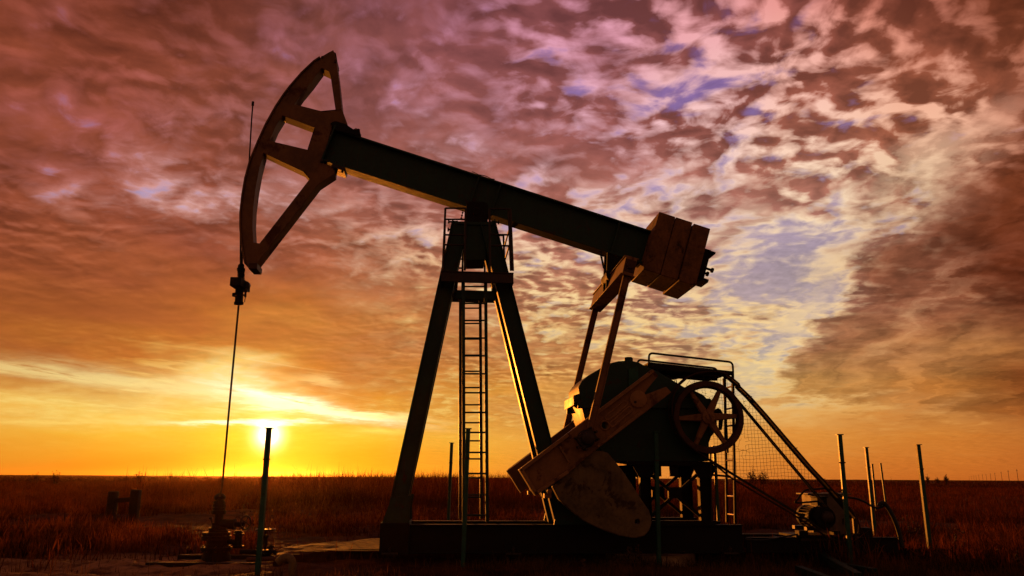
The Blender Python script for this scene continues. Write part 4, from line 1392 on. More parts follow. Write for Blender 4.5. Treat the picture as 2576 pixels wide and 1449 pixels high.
thing_tube('ground_cable', 'dark cable lying along the concrete edge from the skid to the motor base', 'cable',
           WL(c4, [(730, 1225), (800, 1232), (870, 1228), (960, 1212), (1050, 1196)], [-0.62] * 5), 0.012, RUBBER)
thing_tube('looped_cable', 'loop of cable hanging under the lower end of the belt guard', 'cable',
           WL(d8, [(1100, 560), (1170, 660), (1200, 760), (1205, 860), (1170, 930), (1120, 950)], [-0.75, -0.75, -0.75, -0.75, -0.72, -0.7]), 0.016, RUST)

# ------------------------------------------------------------------ wellhead, rod and pipes
def lathe_at(mm, c, prof, axis=(0, 0, 1), n=16):
    mm.lathe(c, axis, prof, n)


WX = ground(556, 1399)           # foot of the wellhead
wroot_y = 12.35
def wpt(u, v, Y=wroot_y):
    d = ray(u, v); return C_LOC + d * (Y / d.y)


def wsz(px):
    return px * wroot_y / F_PX


W0 = wpt(*c6(600, 1255))
well = empty('wellhead', (W0.x, W0.y, 0), 'bolted wellhead with side valves and small hand wheel under the polished rod', 'wellhead')
wi = Vector((-W0.x, -W0.y, 0))
def wq(x, y): return wpt(*c6(x, y)) + wi
s6 = 0.28387
def wr(px): return wsz(px * s6)
m = MB()
def flange(x, y, r_px, h_px):
    p = wq(x, y); m.lathe(p - Vector((0, 0, wr(h_px) / 2)), (0, 0, 1), [(0, 0.03), (0, wr(r_px)), (wr(h_px), wr(r_px)), (wr(h_px), 0.03)], 20)
p0 = wq(592, 1225); p1 = wq(600, 1030)
m.lathe(Vector((p0.x, p0.y, 0.0)), (0, 0, 1), [(0, 0.02), (0, wr(118)), (p0.z * 0.5, wr(118)), (p0.z, wr(100)), (p1.z - 0.03, wr(80)), (p1.z, wr(58))], 22)
flange(588, 1205, 128, 26); flange(588, 1110, 122, 36); flange(590, 1072, 116, 24); flange(600, 1030, 74, 20)
casing = m.build('casing_head', BLACK, well)
m = MB()
for i in range(10):
    a = 2 * math.pi * i / 10
    for (x, y, r_) in ((588, 1205, 112), (588, 1092, 106)):
        p = wq(x, y) + Vector((math.cos(a) * wr(r_), math.sin(a) * wr(r_), 0))
        m.cyl(p - Vector((0, 0, wr(26))), p + Vector((0, 0, wr(26))), wr(8), 6)
m.build('stud_bolt', IRON, casing)
m = MB()
p = wq(605, 985); q = wq(618, 880)
m.cyl(wq(600, 1035), q, wr(36), 16)
flange(604, 1012, 56, 16); flange(612, 884, 58, 30); flange(612, 850, 54, 16); flange(613, 820, 50, 16); flange(615, 795, 48, 16)
m.cyl(wq(612, 890), wq(616, 780), wr(42), 16)
m.lathe(wq(618, 782), (0, 0, 1), [(0, wr(30)), (wr(12), wr(46)), (wr(34), wr(48)), (wr(52), wr(34)), (wr(64), wr(12))], 18)
stuff = m.build('stuffing_box', BLACK, well)
m = MB()
for dx_ in (-48, 48, -30, 30):
    m.cyl(wq(613 + dx_, 880), wq(615 + dx_, 790), wr(7), 6)
    m.cyl(wq(613 + dx_, 835), wq(613 + dx_, 822), wr(13), 6)
m.build('gland_bolt', IRON, stuff)
m = MB()
m.cyl(wq(620, 985), wq(740, 990), wr(40), 16)
m.cyl(wq(590, 975), wq(590, 1000), wr(40), 16)
m.lathe(wq(735, 990), (1, 0, 0), [(0, wr(30)), (0, wr(44)), (wr(18), wr(44)), (wr(18), wr(22)), (wr(70), wr(20)), (wr(90), wr(12))], 16)
m.cyl(wq(800, 1000), wq(838, 980), wr(9), 8)
sv = m.build('side_valve', BLACK, well)
c_w = wq(848, 975)
ax = Vector((0.86, -0.5, 0.0)).normalized()
bx = ax.cross(Vector((0, 0, 1))).normalized()
ring = [c_w + (bx * math.cos(a) + Vector((0, 0, 1)) * math.sin(a)) * wr(55) for a in np.linspace(0, 2 * math.pi, 28, endpoint=False)]
m = MB().tube(ring, wr(7), 8, closed=True)
for a in (0.5, 2.07, 3.64, 5.21):
    m.cyl(c_w, c_w + (bx * math.cos(a) + Vector((0, 0, 1)) * math.sin(a)) * wr(54), wr(5), 6)
m.cyl(c_w - ax * 0.1, c_w + ax * 0.02, wr(8), 8)
m.build('hand_wheel', IRON, sv)
m = MB()
m.tube(spline([wq(555, 1000), wq(548, 970), wq(542, 945), wq(530, 938)], 4), wr(8), 8)
m.cyl(wq(526, 938), wq(552, 934), wr(10), 8)
m.build('bleed_cock', IRON, well)
m = MB()
m.cyl(wq(785, 1195), wq(785, 1045), wr(30), 14); flange(786, 1080, 46, 14); flange(786, 1062, 40, 10); flange(784, 1190, 44, 20)
m.tube(spline([wq(690, 1140), wq(740, 1150), wq(785, 1180)], 6), wr(24), 12)
m.lathe(wq(660, 1095), (1, 0, 0), [(0, wr(30)), (0, wr(38)), (wr(16), wr(38)), (wr(16), wr(20)), (wr(40), wr(20))], 14)
m.lathe(wq(500, 1098), (-1, 0, 0), [(0, wr(26)), (0, wr(36)), (wr(14), wr(36)), (wr(14), wr(26)), (wr(26), wr(24))], 14)
m.build('side_outlet', BLACK, well)

# polished rod with its clamps, hung from the bridle
rp = [d4(1332, 228), d4(1326, 330), d4(1318, 436), d4(1275, 900), d4(1226, 1449)]
top_rod = [(636.5, 256), (633, 300), (630, 352), (627, 405), (620.5, 480), (614, 560), (609.5, 620)]
pl = [ROOT_M @ L(p, 0.0) for p in top_rod + [rp[0], rp[2], rp[3], rp[4], c6(618, 745)]]
rod = empty('polished_rod', pl[-1], 'thin straight steel rod rising from the wellhead to the horse head', 'polished rod')
rel = [p - pl[-1] for p in pl]
MB().tube(rel[7:], 0.016, 8).build('rod', RUST, rod)
m = MB().tube(rel[:8], 0.012, 8); m.cyl(rel[0] - Vector((0, 0, 0.07)), rel[0], 0.022, 8)
m.build('rod_tail', BLACK, rod)
def cq(x, y, dy=0.0):
    return ROOT_M @ (L(d4(x, y), 0.0) + Vector((0, dy, 0))) - pl[-1]
m = MB()
m.cyl(cq(1318, 434), cq(1322, 352), 0.062, 14); m.cyl(cq(1318, 438), cq(1318, 426), 0.072, 14)
m.cyl(cq(1311, 392), cq(1311, 378), 0.085, 8)
m.build('load_cell', BLACK, rod)
m = MB()
a = cq(1326, 330)
m.box(a, (0.17, 0.46, 0.14)); m.box(cq(1312, 345), (0.12, 0.2, 0.03))
m.build('carrier_bar', BLACK, rod, bevel=0.01)
m = MB()
for y in (310, 290, 272, 255, 240):
    m.cyl(cq(1330, y + 12), cq(1331, y), 0.058 if y % 20 else 0.066, 10)
m.cyl(cq(1330, 320), cq(1333, 222), 0.045, 10)
for dx_ in (-13, 13):
    m.tube(spline([cq(1330 + dx_, 240), cq(1331 + dx_, 222), cq(1334, 214)], 4), 0.012, 6)
m.build('rod_clamp', BLACK, rod)
m = MB().lathe(cq(1360, 332, -0.05), (0, 1, 0), [(0, 0.01), (0.01, 0.055), (0.08, 0.055), (0.1, 0.01)], 16)
m.cut(); m.cyl(cq(1345, 365), cq(1366, 367), 0.014, 8); m.cyl(cq(1356, 360), cq(1354, 398), 0.018, 8); m.cyl(cq(1354, 398), cq(1350, 426), 0.007, 6); m.cyl(cq(1335, 385), cq(1352, 388), 0.014, 8); m.cut(); m.cyl(cq(1300, 325), cq(1308, 328), 0.016, 8); m.cut()
m.build_each('locking_screw', IRON, rod)

# gate valve with a flat wheel on the flow line
VY = 11.6
def vpt(x, y, Y=VY):
    d = ray(*c6(x, y)); return C_LOC + d * (Y / d.y)
V0 = vpt(1020, 1240)
valve = empty('gate_valve', (V0.x, V0.y, 0.0), 'gate valve with flat round hand wheel on the flow line beside the sunlit post', 'valve')
vq = lambda x, y: vpt(x, y) - Vector((V0.x, V0.y, 0))
vr = lambda px: px * s6 * VY / F_PX
cw_ = vq(1025, 1038)
m = MB().tube([cw_ + Vector((math.cos(a), math.sin(a), 0)) * vr(76) for a in np.linspace(0, 2 * math.pi, 28, endpoint=False)], vr(8), 8, closed=True)
for a in (0.3, 1.87, 3.44, 5.0):
    m.cyl(cw_, cw_ + Vector((math.cos(a), math.sin(a), 0)) * vr(76), vr(6), 6)
m.build('hand_wheel', IRON, valve)
m = MB().cyl(vq(1020, 1230), vq(1022, 1035), vr(9), 8)
m.lathe(vq(1020, 1180), (0, 0, 1), [(0, vr(20)), (vr(60), vr(16)), (vr(70), vr(24)), (vr(84), vr(24)), (vr(90), vr(10))], 12)
m.build('stem', BLACK, valve)
m = MB()
b_ = vq(1020, 1235)
m.lathe(b_ - Vector((0, 0, 0.07)), (0, 0, 1), [(0, vr(30)), (vr(30), vr(44)), (vr(60), vr(30))], 14)
for x in (962, 1062):
    c_ = vq(x, 1220); m.lathe(c_, (1, 0, 0), [(0, 0.02), (0, vr(44)), (vr(16), vr(44)), (vr(16), 0.02)], 16)
    for i in range(8):
        a = 2 * math.pi * i / 8; o_ = Vector((0, math.cos(a), math.sin(a))) * vr(34)
        m.cyl(c_ + o_ - Vector((0.03, 0, 0)), c_ + o_ + Vector((0.05, 0, 0)), vr(6), 6)
m.build('valve_body', BLACK, valve)
lp = [vpt(800, 1235), vpt(900, 1236), vpt(1000, 1238), vpt(1120, 1240)]
thing_tube('flow_line', 'dark pipe running from the wellhead through the gate valve', 'pipe', lp, vr(20), BLACK, 12, 'pipe')
def gpt(x, y, Y):
    d = ray(*c6(x, y)); return C_LOC + d * (Y / d.y)
thing_tube('short_pipe', 'short rusty pipe stub below the gate valve', 'pipe', [gpt(860, 1303, 11.2), gpt(930, 1302, 11.2), gpt(1110, 1298, 11.2), gpt(1160, 1300, 11.2)], 0.03, RUST, 12, 'pipe')
thing_tube('bent_pipe', 'pale hooked pipe rising beside the concrete slab near the valve', 'pipe',
           spline([gpt(1130, 1330, 10.6), gpt(1180, 1290, 10.6), gpt(1230, 1285, 10.6), gpt(1262, 1325, 10.6), gpt(1262, 1400, 10.6), gpt(1258, 1480, 10.6)]), 0.05, PLATE, 12, 'pipe')
# sunken concrete cellar round the well
cel = empty('well_cellar', (W0.x, W0.y - 0.1, 0), 'low dark concrete curb of the cellar around the wellhead foot', 'cellar curb')
m = MB()
for (x0, y0, x1, y1) in ((-0.75, -0.55, 0.75, -0.55), (-0.75, 0.55, 0.75, 0.55), (-0.69, -0.5, -0.69, 0.5), (0.69, -0.5, 0.69, 0.5)):
    m.bar((x0, y0, 0.02), (x1, y1, 0.02), 0.11, 0.10)
m.build('curb', CONC2, cel, bevel=0.01)
MB().box((0, 0, 0.0), (1.3, 1.0, 0.03)).build('cover_plate', BLACK, cel)

# ------------------------------------------------------------------ fence posts
fp_label = {}
def make_post():
    o = empty('fence_post', (0, 0, 0), 'x', 'fence post', 'steel fence posts around the pump')
    w = 0.060
    MB().box((0, 0, 0.92), (w, w, 1.90)).build('shaft', GREEN2, o, bevel=0.004)
    MB().box((0, 0, 1.875), (w + 0.035, w + 0.035, 0.012)).build('cap_plate', GREEN2, o)
    m_ = MB().box((0, 0, 1.47), (w + 0.012, w + 0.012, 0.02)); m_.cyl((-w * 0.85, 0, 1.47), (w * 0.85, 0, 1.47), 0.009, 8)
    m_.build('wire_clamp', IRON, o)
    return o


proto = make_post()
POSTS = [
    ((1178, 1077.5), (1164.4, 1432), 'tall dark post in front of the tower ladder'),
    ((677, 1076), (647, 1452), 'post whose top end covers the setting sun, left of the tower'),
    ((1649.7, 1085.8), (1658, 1428), 'dark green post standing in front of the gearbox and counterweight'),
    ((2111.8, 1092.4), (2141.6, 1430), 'tallest post right of the motor, sun along its edge'),
    ((2308.6, 1118), (2343, 1409), 'lone rightmost fence post leaning in the dry grass'),
    ((2178.6, 1124.8), (2203, 1362), 'post right of the motor behind the end of its base frame'),
    ((1136.5, 1113.5), (1126, 1352), 'post behind the skid between left tower leg and ladder'),
    ((1796.7, 1121.8), (1810, 1362), 'post behind the gearbox end ladder under the flywheel'),
    ((2194, 1167), (2206, 1294), 'thin far post, left of the far pair beyond the curved conduit'),
    ((2215, 1165), (2232, 1292), 'thin far post, right of the far pair beyond the curved conduit'),
]
for i, (tp, bt, lab) in enumerate(POSTS):
    o = proto if i == 0 else copy_tree(proto)
    b = ground(*bt)
    d = ray(*tp)
    # lean so that the head meets the sight line at the same depth
    t_ = C_LOC + d * (b.y / d.y)
    up = (t_ - b)
    o.rotation_euler = up.to_track_quat('Z', 'Y').to_euler()
    o.rotation_euler.rotate_axis('Z', R(rng.uniform(-8, 12)))
    sc_ = up.length / 1.88
    o.location = b
    if i >= 8:
        o.scale = (1, 1, sc_)
    else:
        o.scale = (1, 1, sc_)
    o['label'] = lab

# ------------------------------------------------------------------ concrete things
sb = ground(1631, 1394, 0.1)
sl = empty('concrete_slab', (sb.x, sb.y, 0), 'round pale concrete slab lying on the ground before the skid', 'slab')
m = MB()
nn = 40
prof = []
rr_ = random.Random(5)
ring = [0.70 + rr_.uniform(-0.02, 0.02) for _ in range(nn)]
V = []
for (z, k_) in ((-0.05, 1.0), (0.11, 1.0), (0.135, 0.97), (0.137, 0.5), (0.14, 0.02)):
    V += [(ring[i] * k_ * math.cos(2 * math.pi * i / nn), ring[i] * k_ * math.sin(2 * math.pi * i / nn), z + rr_.uniform(-.003, .003)) for i in range(nn)]
F = [(l * nn + i, l * nn + (i + 1) % nn, (l + 1) * nn + (i + 1) % nn, (l + 1) * nn + i) for l in range(4) for i in range(nn)] + [tuple(4 * nn + i for i in range(nn))]
m.raw(V, F)
m.build('slab_disc', CONC, sl)
m = MB().tube([(0.25, -0.1, 0.13), (0.25, -0.1, 0.17), (0.33, -0.1, 0.17), (0.33, -0.1, 0.13)], 0.01, 6)
m.build('lifting_loop', RUST, sl)

hb = ground(305, 1322)
fr = empty('field_frame', (hb.x, hb.y, 0), 'weathered H-shaped concrete frame standing in the field at far left', 'concrete frame')
k8 = hb.y / F_PX * 0.2838
m = MB()
def fq(x, y): return ((x - 1075) * k8, -0.0, (1004 - y) * k8)
for xs_, ys_, nm in (((943, 1012), (722, 1010), 'frame_post'), ((1134, 1206), (708, 1010), 'frame_post')):
    a, b = fq(xs_[0], ys_[1]), fq(xs_[1], ys_[0])
    MB().box(((a[0] + b[0]) / 2, 0, (b[2] + a[2]) / 2 - 0.1), (b[0] - a[0], 0.22, b[2] - a[2] + 0.2)).build(nm, CONC2, fr, bevel=0.03)
for (x0, y0, x1, y1, w) in ((1005, 800, 1140, 788, 40), (1000, 968, 1140, 955, 30)):
    a, b = fq(x0, y0), fq(x1, y1)
    MB().bar(a, b, 0.14, w * k8).build('frame_beam', CONC2, fr, bevel=0.02)

# green steel posts dumped in the foreground on the right
for (p0, z0, p1, z1, lab) in ((d8(498, 1050), 0.16, (2160, 1452), 0.10, 'green steel post lying with its end raised on the pad edge'),
                              (d8(466, 1365), 0.05, (2120, 1475), 0.05, 'lowest green steel post lying with its end towards the slab'),
                              (d8(672, 1262), 0.05, (2200, 1440), 0.05, 'shorter green steel post lying in grass right of its twins')):
    a = ground(*p0, z0); b = ground(*p1, z1)
    o = empty('discarded_post', a, lab, 'steel post', 'posts lying on the ground')
    MB().bar((0, 0, 0), b - a, 0.10, 0.10, side=(0, 0, 1)).build('shaft', DARKGREEN, o, bevel=0.005)
    e = (b - a).normalized()
    MB().bar(e * -0.006, e * 0.006, 0.115, 0.115, side=(0, 0, 1)).build('end_plate', RUST, o)

# ------------------------------------------------------------------ ground
def hnoise(x, y, s=0):
    return (np.sin(x * 0.9 + 1.3 + s) * np.cos(y * 0.7 - 0.6 + s) + 0.5 * np.sin(x * 2.3 + y * 1.7 + s) + 0.3 * np.sin(x * 5.1 - y * 4.3 + 2 * s)) / 1.8


_tab = np.random.default_rng(5).uniform(-1, 1, (256, 256))


def vnoise(x, y):
    """Smooth lattice noise, -1..1."""
    xi, yi = np.floor(x).astype(int), np.floor(y).astype(int)
    fx, fy = x - xi, y - yi
    fx, fy = fx * fx * (3 - 2 * fx), fy * fy * (3 - 2 * fy)
    t00, t10 = _tab[xi % 256, yi % 256], _tab[(xi + 1) % 256, yi % 256]
    t01, t11 = _tab[xi % 256, (yi + 1) % 256], _tab[(xi + 1) % 256, (yi + 1) % 256]
    return (t00 * (1 - fx) + t10 * fx) * (1 - fy) + (t01 * (1 - fx) + t11 * fx) * fy


def fbm(x, y, n=4):
    return sum(vnoise(x * 2 ** i + 17 * i, y * 2 ** i - 9 * i) * 0.5 ** i for i in range(n))


def on_track(x, y):
    e = y + 0.9 * fbm(x * 0.5, y * 0.5, 3)
    return np.clip((13.9 - e) / 0.6, 0, 1) * np.clip((e - 8.6) / 0.6, 0, 1) * np.clip((-2.9 - x + 0.8 * fbm(x * 0.7 + 4, y * 0.7, 3)) / 1.2, 0, 1)


def terrain(x, y):
    """Height of the ground: nearly level, rough and cloddy near the site, a soft rise in the field."""
    r = np.hypot(x, y)
    near = np.clip((r - 5) / 4, 0, 1) * np.clip((60 - r) / 30, 0, 1)
    h = 0.035 * fbm(x * 0.45, y * 0.45, 3) * np.clip((r - 5) / 4, 0, 1) * np.clip((400 - r) / 300, 0, 1)
    h = h + near * (0.030 * fbm(x * 2.1, y * 2.1, 4))
    tr = on_track(x, y)
    rut = 0.035 * np.sin((y * 1.0 + 0.12 * x + 0.3 * vnoise(x * 0.4, y * 0.4)) * 3.4)
    h = h + tr * (rut - 0.02 + 0.03 * np.maximum(fbm(x * 3.3, y * 3.3, 3), 0))
    rise = np.exp(-((r - 62) / 26) ** 2) * np.exp(-((np.arctan2(x, y) + 0.10) / 0.30) ** 4)
    furrow = -0.12 * np.exp(-((r - 30 - 1.5 * np.sin(x * 0.4)) / 1.6) ** 2) + 0.08 * np.exp(-((r - 27.5 - 1.2 * np.sin(x * 0.5)) / 1.5) ** 2)
    return h + 0.62 * rise + furrow


def mesh_np(name, co, tri, material, kind=None, smooth=False):
    """Mesh from a vertex array and a triangle array."""
    me = bpy.data.meshes.new(name)
    me.vertices.add(len(co)); me.vertices.foreach_set('co', np.asarray(co, np.float32).ravel())
    tri = np.asarray(tri, np.int32)
    me.loops.add(tri.size); me.loops.foreach_set('vertex_index', tri.ravel())
    me.polygons.add(len(tri))
    me.polygons.foreach_set('loop_start', np.arange(0, tri.size, 3, dtype=np.int32))
    me.update(calc_edges=True); me.validate()
    if smooth:
        me.polygons.foreach_set('use_smooth', np.ones(len(me.polygons), bool))
    me.materials.append(material)
    o = bpy.data.objects.new(name, me)
    COL.objects.link(o)
    if kind: o['kind'] = kind
    return o


def soil():
    M = bpy.data.materials.new('dry_field_soil'); M.use_nodes = True
    t = M.node_tree; t.nodes.clear(); q = NT(t)
    tc = q.n('ShaderNodeTexCoord').outputs['Object']
    sp = q.n('ShaderNodeSeparateXYZ'); q.put(sp.inputs[0], tc)
    n1 = q.noise(tc, 0.35, 6, 0.6); n2 = q.noise(tc, 3.0, 8, 0.65); n3 = q.noise(tc, 22.0, 5, 0.7)
    grassy = q.mix(q.sm(n2, 0.35, 0.65), (0.045, 0.011, 0.0025), (0.10, 0.028, 0.007))
    grassy = q.mix(q.sm(n1, 0.45, 0.62), grassy, (0.026, 0.007, 0.002))
    dirt = q.mix(q.sm(n2, 0.3, 0.7), (0.14, 0.052, 0.022), (0.34, 0.15, 0.07))
    dirt = q.mix(q.sm(n3, 0.56, 0.7), dirt, (0.05, 0.02, 0.009))
    # bare track: the mask is a vertex attribute of the ground mesh
    at = q.n('ShaderNodeAttribute', attribute_name='track')
    w = q.mul(at.outputs['Fac'], q.sm(n2, 0.25, 0.5))
    c = q.mix(w, grassy, dirt)
    b = q.n('ShaderNodeBsdfPrincipled'); q.put(b.inputs['Base Color'], c); b.inputs['Roughness'].default_value = 0.9
    b.inputs['Specular IOR Level'].default_value = 0.05
    bp = q.n('ShaderNodeBump'); bp.inputs['Strength'].default_value = 0.9; bp.inputs['Distance'].default_value = 0.05
    q.put(bp.inputs['Height'], q.mad(n3, 0.35, n2)); t.links.new(bp.outputs[0], b.inputs['Normal'])
    o = q.n('ShaderNodeOutputMaterial'); t.links.new(b.outputs[0], o.inputs[0])
    return M


rad = np.concatenate([[0.0], np.geomspace(2.0, 8.0, 16)[:-1], np.linspace(8.0, 18.0, 130)[:-1], np.geomspace(18.0, 70.0, 110)[:-1], np.geomspace(70.0, 2500, 70)])
angs = np.concatenate([np.linspace(-R(45), R(45), 640, endpoint=False), np.linspace(R(45), R(315), 90, endpoint=False)])
na = len(angs)
RR, AA = np.meshgrid(rad[1:], angs, indexing='ij')
gx, gy = RR * np.sin(AA), RR * np.cos(AA)
co = np.stack([gx, gy, terrain(gx, gy)], -1).reshape(-1, 3)
co = np.vstack([co, [[0, 0, 0]]])
tri = []
nr_ = len(rad) - 1
i0 = (np.arange(nr_ - 1)[:, None] * na + np.arange(na)[None]).ravel()
j0 = (np.arange(nr_ - 1)[:, None] * na + (np.arange(na)[None] + 1) % na).ravel()
tri = np.concatenate([np.stack([i0, i0 + na, j0], -1), np.stack([j0, i0 + na, j0 + na], -1),
                      np.stack([np.full(na, nr_ * na), np.arange(na), (np.arange(na) + 1) % na], -1)])
SOIL = soil()
go = mesh_np('ground', co, tri, SOIL, 'structure', True)
atr = go.data.attributes.new('track', 'FLOAT', 'POINT')
atr.data.foreach_set('value', on_track(co[:, 0], co[:, 1]).astype(np.float32))

# concrete pad
pad_px = [(688, 1396), (760, 1390), (880, 1380.5), (1500, 1382), (1880, 1380), (2268, 1376), (2240, 1352), (1880, 1345), (960, 1352), (850, 1358), (745, 1366), (700, 1378)]
pp = [ground(u, v, PAD_Z) for u, v in pad_px]
m = MB()
V = []; n_ = 0
prng = random.Random(11)
edge = []
for i, p in enumerate(pp):
    q = pp[(i + 1) % len(pp)]
    k_ = max(1, int((q - p).length / 0.10))
    for j in range(k_):
        e_ = p.lerp(q, j / k_); edge.append((e_.x + prng.uniform(-.012, .012), e_.y + prng.uniform(-.015, .015)))
n_ = len(edge)
lev = [0.0, 0.03, 0.08, 0.15, 0.24, 0.34, 0.45, 0.56, 0.67, 0.78, 0.88, 0.96]
xs_e = [e_[0] for e_ in edge]; x_lo, x_hi = min(xs_e) + 0.35, max(xs_e) - 0.35
def spine(p):
    x_ = min(max(p[0], x_lo), x_hi); f_ = (x_ - x_lo) / (x_hi - x_lo)
    return (x_, 12.35 + 0.55 * f_)
V = [(x, y, -0.1) for x, y in edge] + [(x, y, PAD_Z - 0.03) for x, y in edge]
for t_ in lev[1:]:
    for e_ in edge:
        s_ = spine(e_); x_, y_ = e_[0] + (s_[0] - e_[0]) * t_, e_[1] + (s_[1] - e_[1]) * t_
        out_ = float(np.clip((-2.55 - x_) / 0.3, 0, 1))
        nz = float(fbm(np.array([x_ * 2.6]), np.array([y_ * 2.6]), 4)[0])
        V.append((x_, y_, PAD_Z - 0.006 + 0.022 * out_ * nz - 0.012 * out_))
nl = len(lev) + 1
F = [(l_ * n_ + i, l_ * n_ + (i + 1) % n_, (l_ + 1) * n_ + (i + 1) % n_, (l_ + 1) * n_ + i) for l_ in range(nl - 1) for i in range(n_)] + [tuple((nl - 1) * n_ + i for i in range(n_))]
m.raw(V, F)
PADM = mat('muddy_pad', (0.05, 0.017, 0.007), 0.9, spec=0.05, vary=0.6, scale=2.2, bump=2.5, rust=0.35, rust_col=(0.022, 0.010, 0.006))
po = m.build('concrete_pad', PADM)
tag(po, 'long low muddy concrete pad carrying the skid and the motor base frame', 'concrete pad')


def in_poly_np(x, y, poly):
    c = np.zeros(len(x), bool)
    for i in range(len(poly)):
        (x0, y0), (x1, y1) = poly[i - 1], poly[i]
        with np.errstate(divide='ignore', invalid='ignore'):
            c ^= ((y0 > y) != (y1 > y)) & (x < (x1 - x0) * (y - y0) / (y1 - y0 + 1e-12) + x0)
    return c


# ------------------------------------------------------------------ dry grass
def grass_mat(name, c0, c1, trans):
    M = bpy.data.materials.new(name); M.use_nodes = True
    t = M.node_tree; t.nodes.clear(); q = NT(t)
    tc = q.n('ShaderNodeTexCoord').outputs['Object']
    n1 = q.noise(tc, 0.8, 4, 0.6); n2 = q.noise(tc, 9.0, 2, 0.5)
    c = q.mix(q.sm(q.mad(n2, 0.4, q.mul(n1, 0.6)), 0.40, 0.62), c0, c1)
    d = q.n('ShaderNodeBsdfDiffuse'); q.put(d.inputs[0], c)
    tr = q.n('ShaderNodeBsdfTranslucent'); q.put(tr.inputs[0], q.mix(1.0, c, (1.0, 0.72, 0.4), 'MULTIPLY'))
    mx = q.n('ShaderNodeMixShader'); mx.inputs[0].default_value = trans
    t.links.new(d.outputs[0], mx.inputs[1]); t.links.new(tr.outputs[0], mx.inputs[2])
    o = q.n('ShaderNodeOutputMaterial'); t.links.new(mx.outputs[0], o.inputs[0])
    return M


G_NEAR = grass_mat('low_weed_leaf', (0.035, 0.020, 0.007), (0.16, 0.075, 0.024), 0.4)
G_MID = grass_mat('dry_grass_leaf', (0.026, 0.008, 0.002), (0.19, 0.066, 0.016), 0.45)
G_FAR = grass_mat('tall_dry_grass_leaf', (0.042, 0.012, 0.003), (0.15, 0.048, 0.010), 0.45)
G_DIST = grass_mat('distant_dry_growth', (0.03, 0.010, 0.003), (0.08, 0.026, 0.007), 0.4)
g = np.random.default_rng(21)
pad_poly = [(p.x, p.y) for p in pp]


def blades(x, y, h, w, lean):
    n = len(x)
    a = g.uniform(0, 2 * math.pi, n); la = g.uniform(0, 2 * math.pi, n)
    l_ = np.abs(g.normal(0, lean, n)) * h
    z = terrain(x, y)
    ex, ey = np.cos(a) * w / 2, np.sin(a) * w / 2
    lx, ly = np.cos(la) * l_, np.sin(la) * l_
    P = np.empty((n, 5, 3))
    P[:, 0] = np.stack([x - ex, y - ey, z - 0.02], -1); P[:, 1] = np.stack([x + ex, y + ey, z - 0.02], -1)
    P[:, 2] = np.stack([x - ex * .7 + lx * .35, y - ey * .7 + ly * .35, z + h * .55], -1); P[:, 3] = np.stack([x + ex * .7 + lx * .35, y + ey * .7 + ly * .35, z + h * .55], -1)
    P[:, 4] = np.stack([x + lx, y + ly, z + h * np.sqrt(np.clip(1 - (l_ / h) ** 2 * 0.5, 0.2, 1))], -1)
    b = np.arange(n)[:, None] * 5
    T = np.concatenate([b + [0, 1, 3], b + [0, 3, 2], b + [2, 3, 4]])
    return P.reshape(-1, 3), T


def scatter(n, r0, r1, amax=37, clump=0.0, nc=0, csize=0.25, power=1.0):
    if clump and nc:
        rc = np.sqrt(g.uniform(r0 ** 2, r1 ** 2, nc)) if power == 1 else r0 + (r1 - r0) * g.uniform(0, 1, nc) ** power
        ac = g.uniform(-R(amax), R(amax), nc)
        i = g.integers(0, nc, n)
        free = g.uniform(0, 1, n) > clump
        r = rc[i]; a = ac[i]
        x = r * np.sin(a) + g.normal(0, csize, n); y = r * np.cos(a) + g.normal(0, csize, n)
        rf = r0 + (r1 - r0) * g.uniform(0, 1, n) ** power; af = g.uniform(-R(amax), R(amax), n)
        x[free] = (rf * np.sin(af))[free]; y[free] = (rf * np.cos(af))[free]
        hs = g.uniform(0.6, 1.25, nc)[i]
        hs[free] = g.uniform(0.4, 0.9, free.sum())
        return x, y, hs
    r = r0 + (r1 - r0) * g.uniform(0, 1, n) ** power; a = g.uniform(-R(amax), R(amax), n)
    return r * np.sin(a), r * np.cos(a), g.uniform(0.5, 1.2, n)


def keep(x, y, hs, bare=0.08):
    ok = ~in_poly_np(x, y, pad_poly)
    ok &= np.hypot(x - sb.x, y - sb.y) > 0.72
    ok &= ~((np.abs(x - W0.x) < 0.8) & (np.abs(y - W0.y + 0.1) < 0.65))
    ok &= ~((on_track(x, y) > 0.3) & (g.uniform(0, 1, len(x)) > bare))
    wet = (np.abs(x + 2.2) < 1.7) & (y > 10.5) & (y < 13.6)
    ok &= ~(wet & (g.uniform(0, 1, len(x)) > 0.15))
    return x[ok], y[ok], hs[ok]


x, y, hs = keep(*scatter(52000, 7.5, 14.5, 40, 0.6, 900, 0.14))
P, T = blades(x, y, 0.11 * hs * g.uniform(0.5, 1.9, len(x)), 0.007 * g.uniform(0.6, 1.6, len(x)), 0.6)
mesh_np('short_grass', P, T, G_NEAR, 'stuff')
x, y, hs = keep(*scatter(120000, 13.0, 34.0, 38, 0.85, 1500, 0.24, 1.15))
dens = fbm(x * 0.32 + 3, y * 0.32, 3)
r_ = np.hypot(x, y)
bare_line = np.abs(r_ - 30.5 - 1.3 * np.sin(x * 0.4) - vnoise(x, y)) < 1.3
ok = (dens > -0.30 + 0.3 * vnoise(x * 1.3, y * 1.3)) & ~(bare_line & (g.uniform(0, 1, len(x)) > 0.12))
x, y, hs, dens = x[ok], y[ok], hs[ok], dens[ok]
P, T = blades(x, y, 0.25 * hs ** 1.6 * (0.75 + 0.6 * np.clip(dens + 0.3, 0, 1)) * g.uniform(0.4, 1.5, len(x)), 0.014 * g.uniform(0.5, 1.6, len(x)), 0.5)
mesh_np('dry_grass', P, T, G_MID, 'stuff')
x, y, hs = scatter(170000, 29.0, 150.0, 37, 0.6, 2600, 0.7, 1.25)
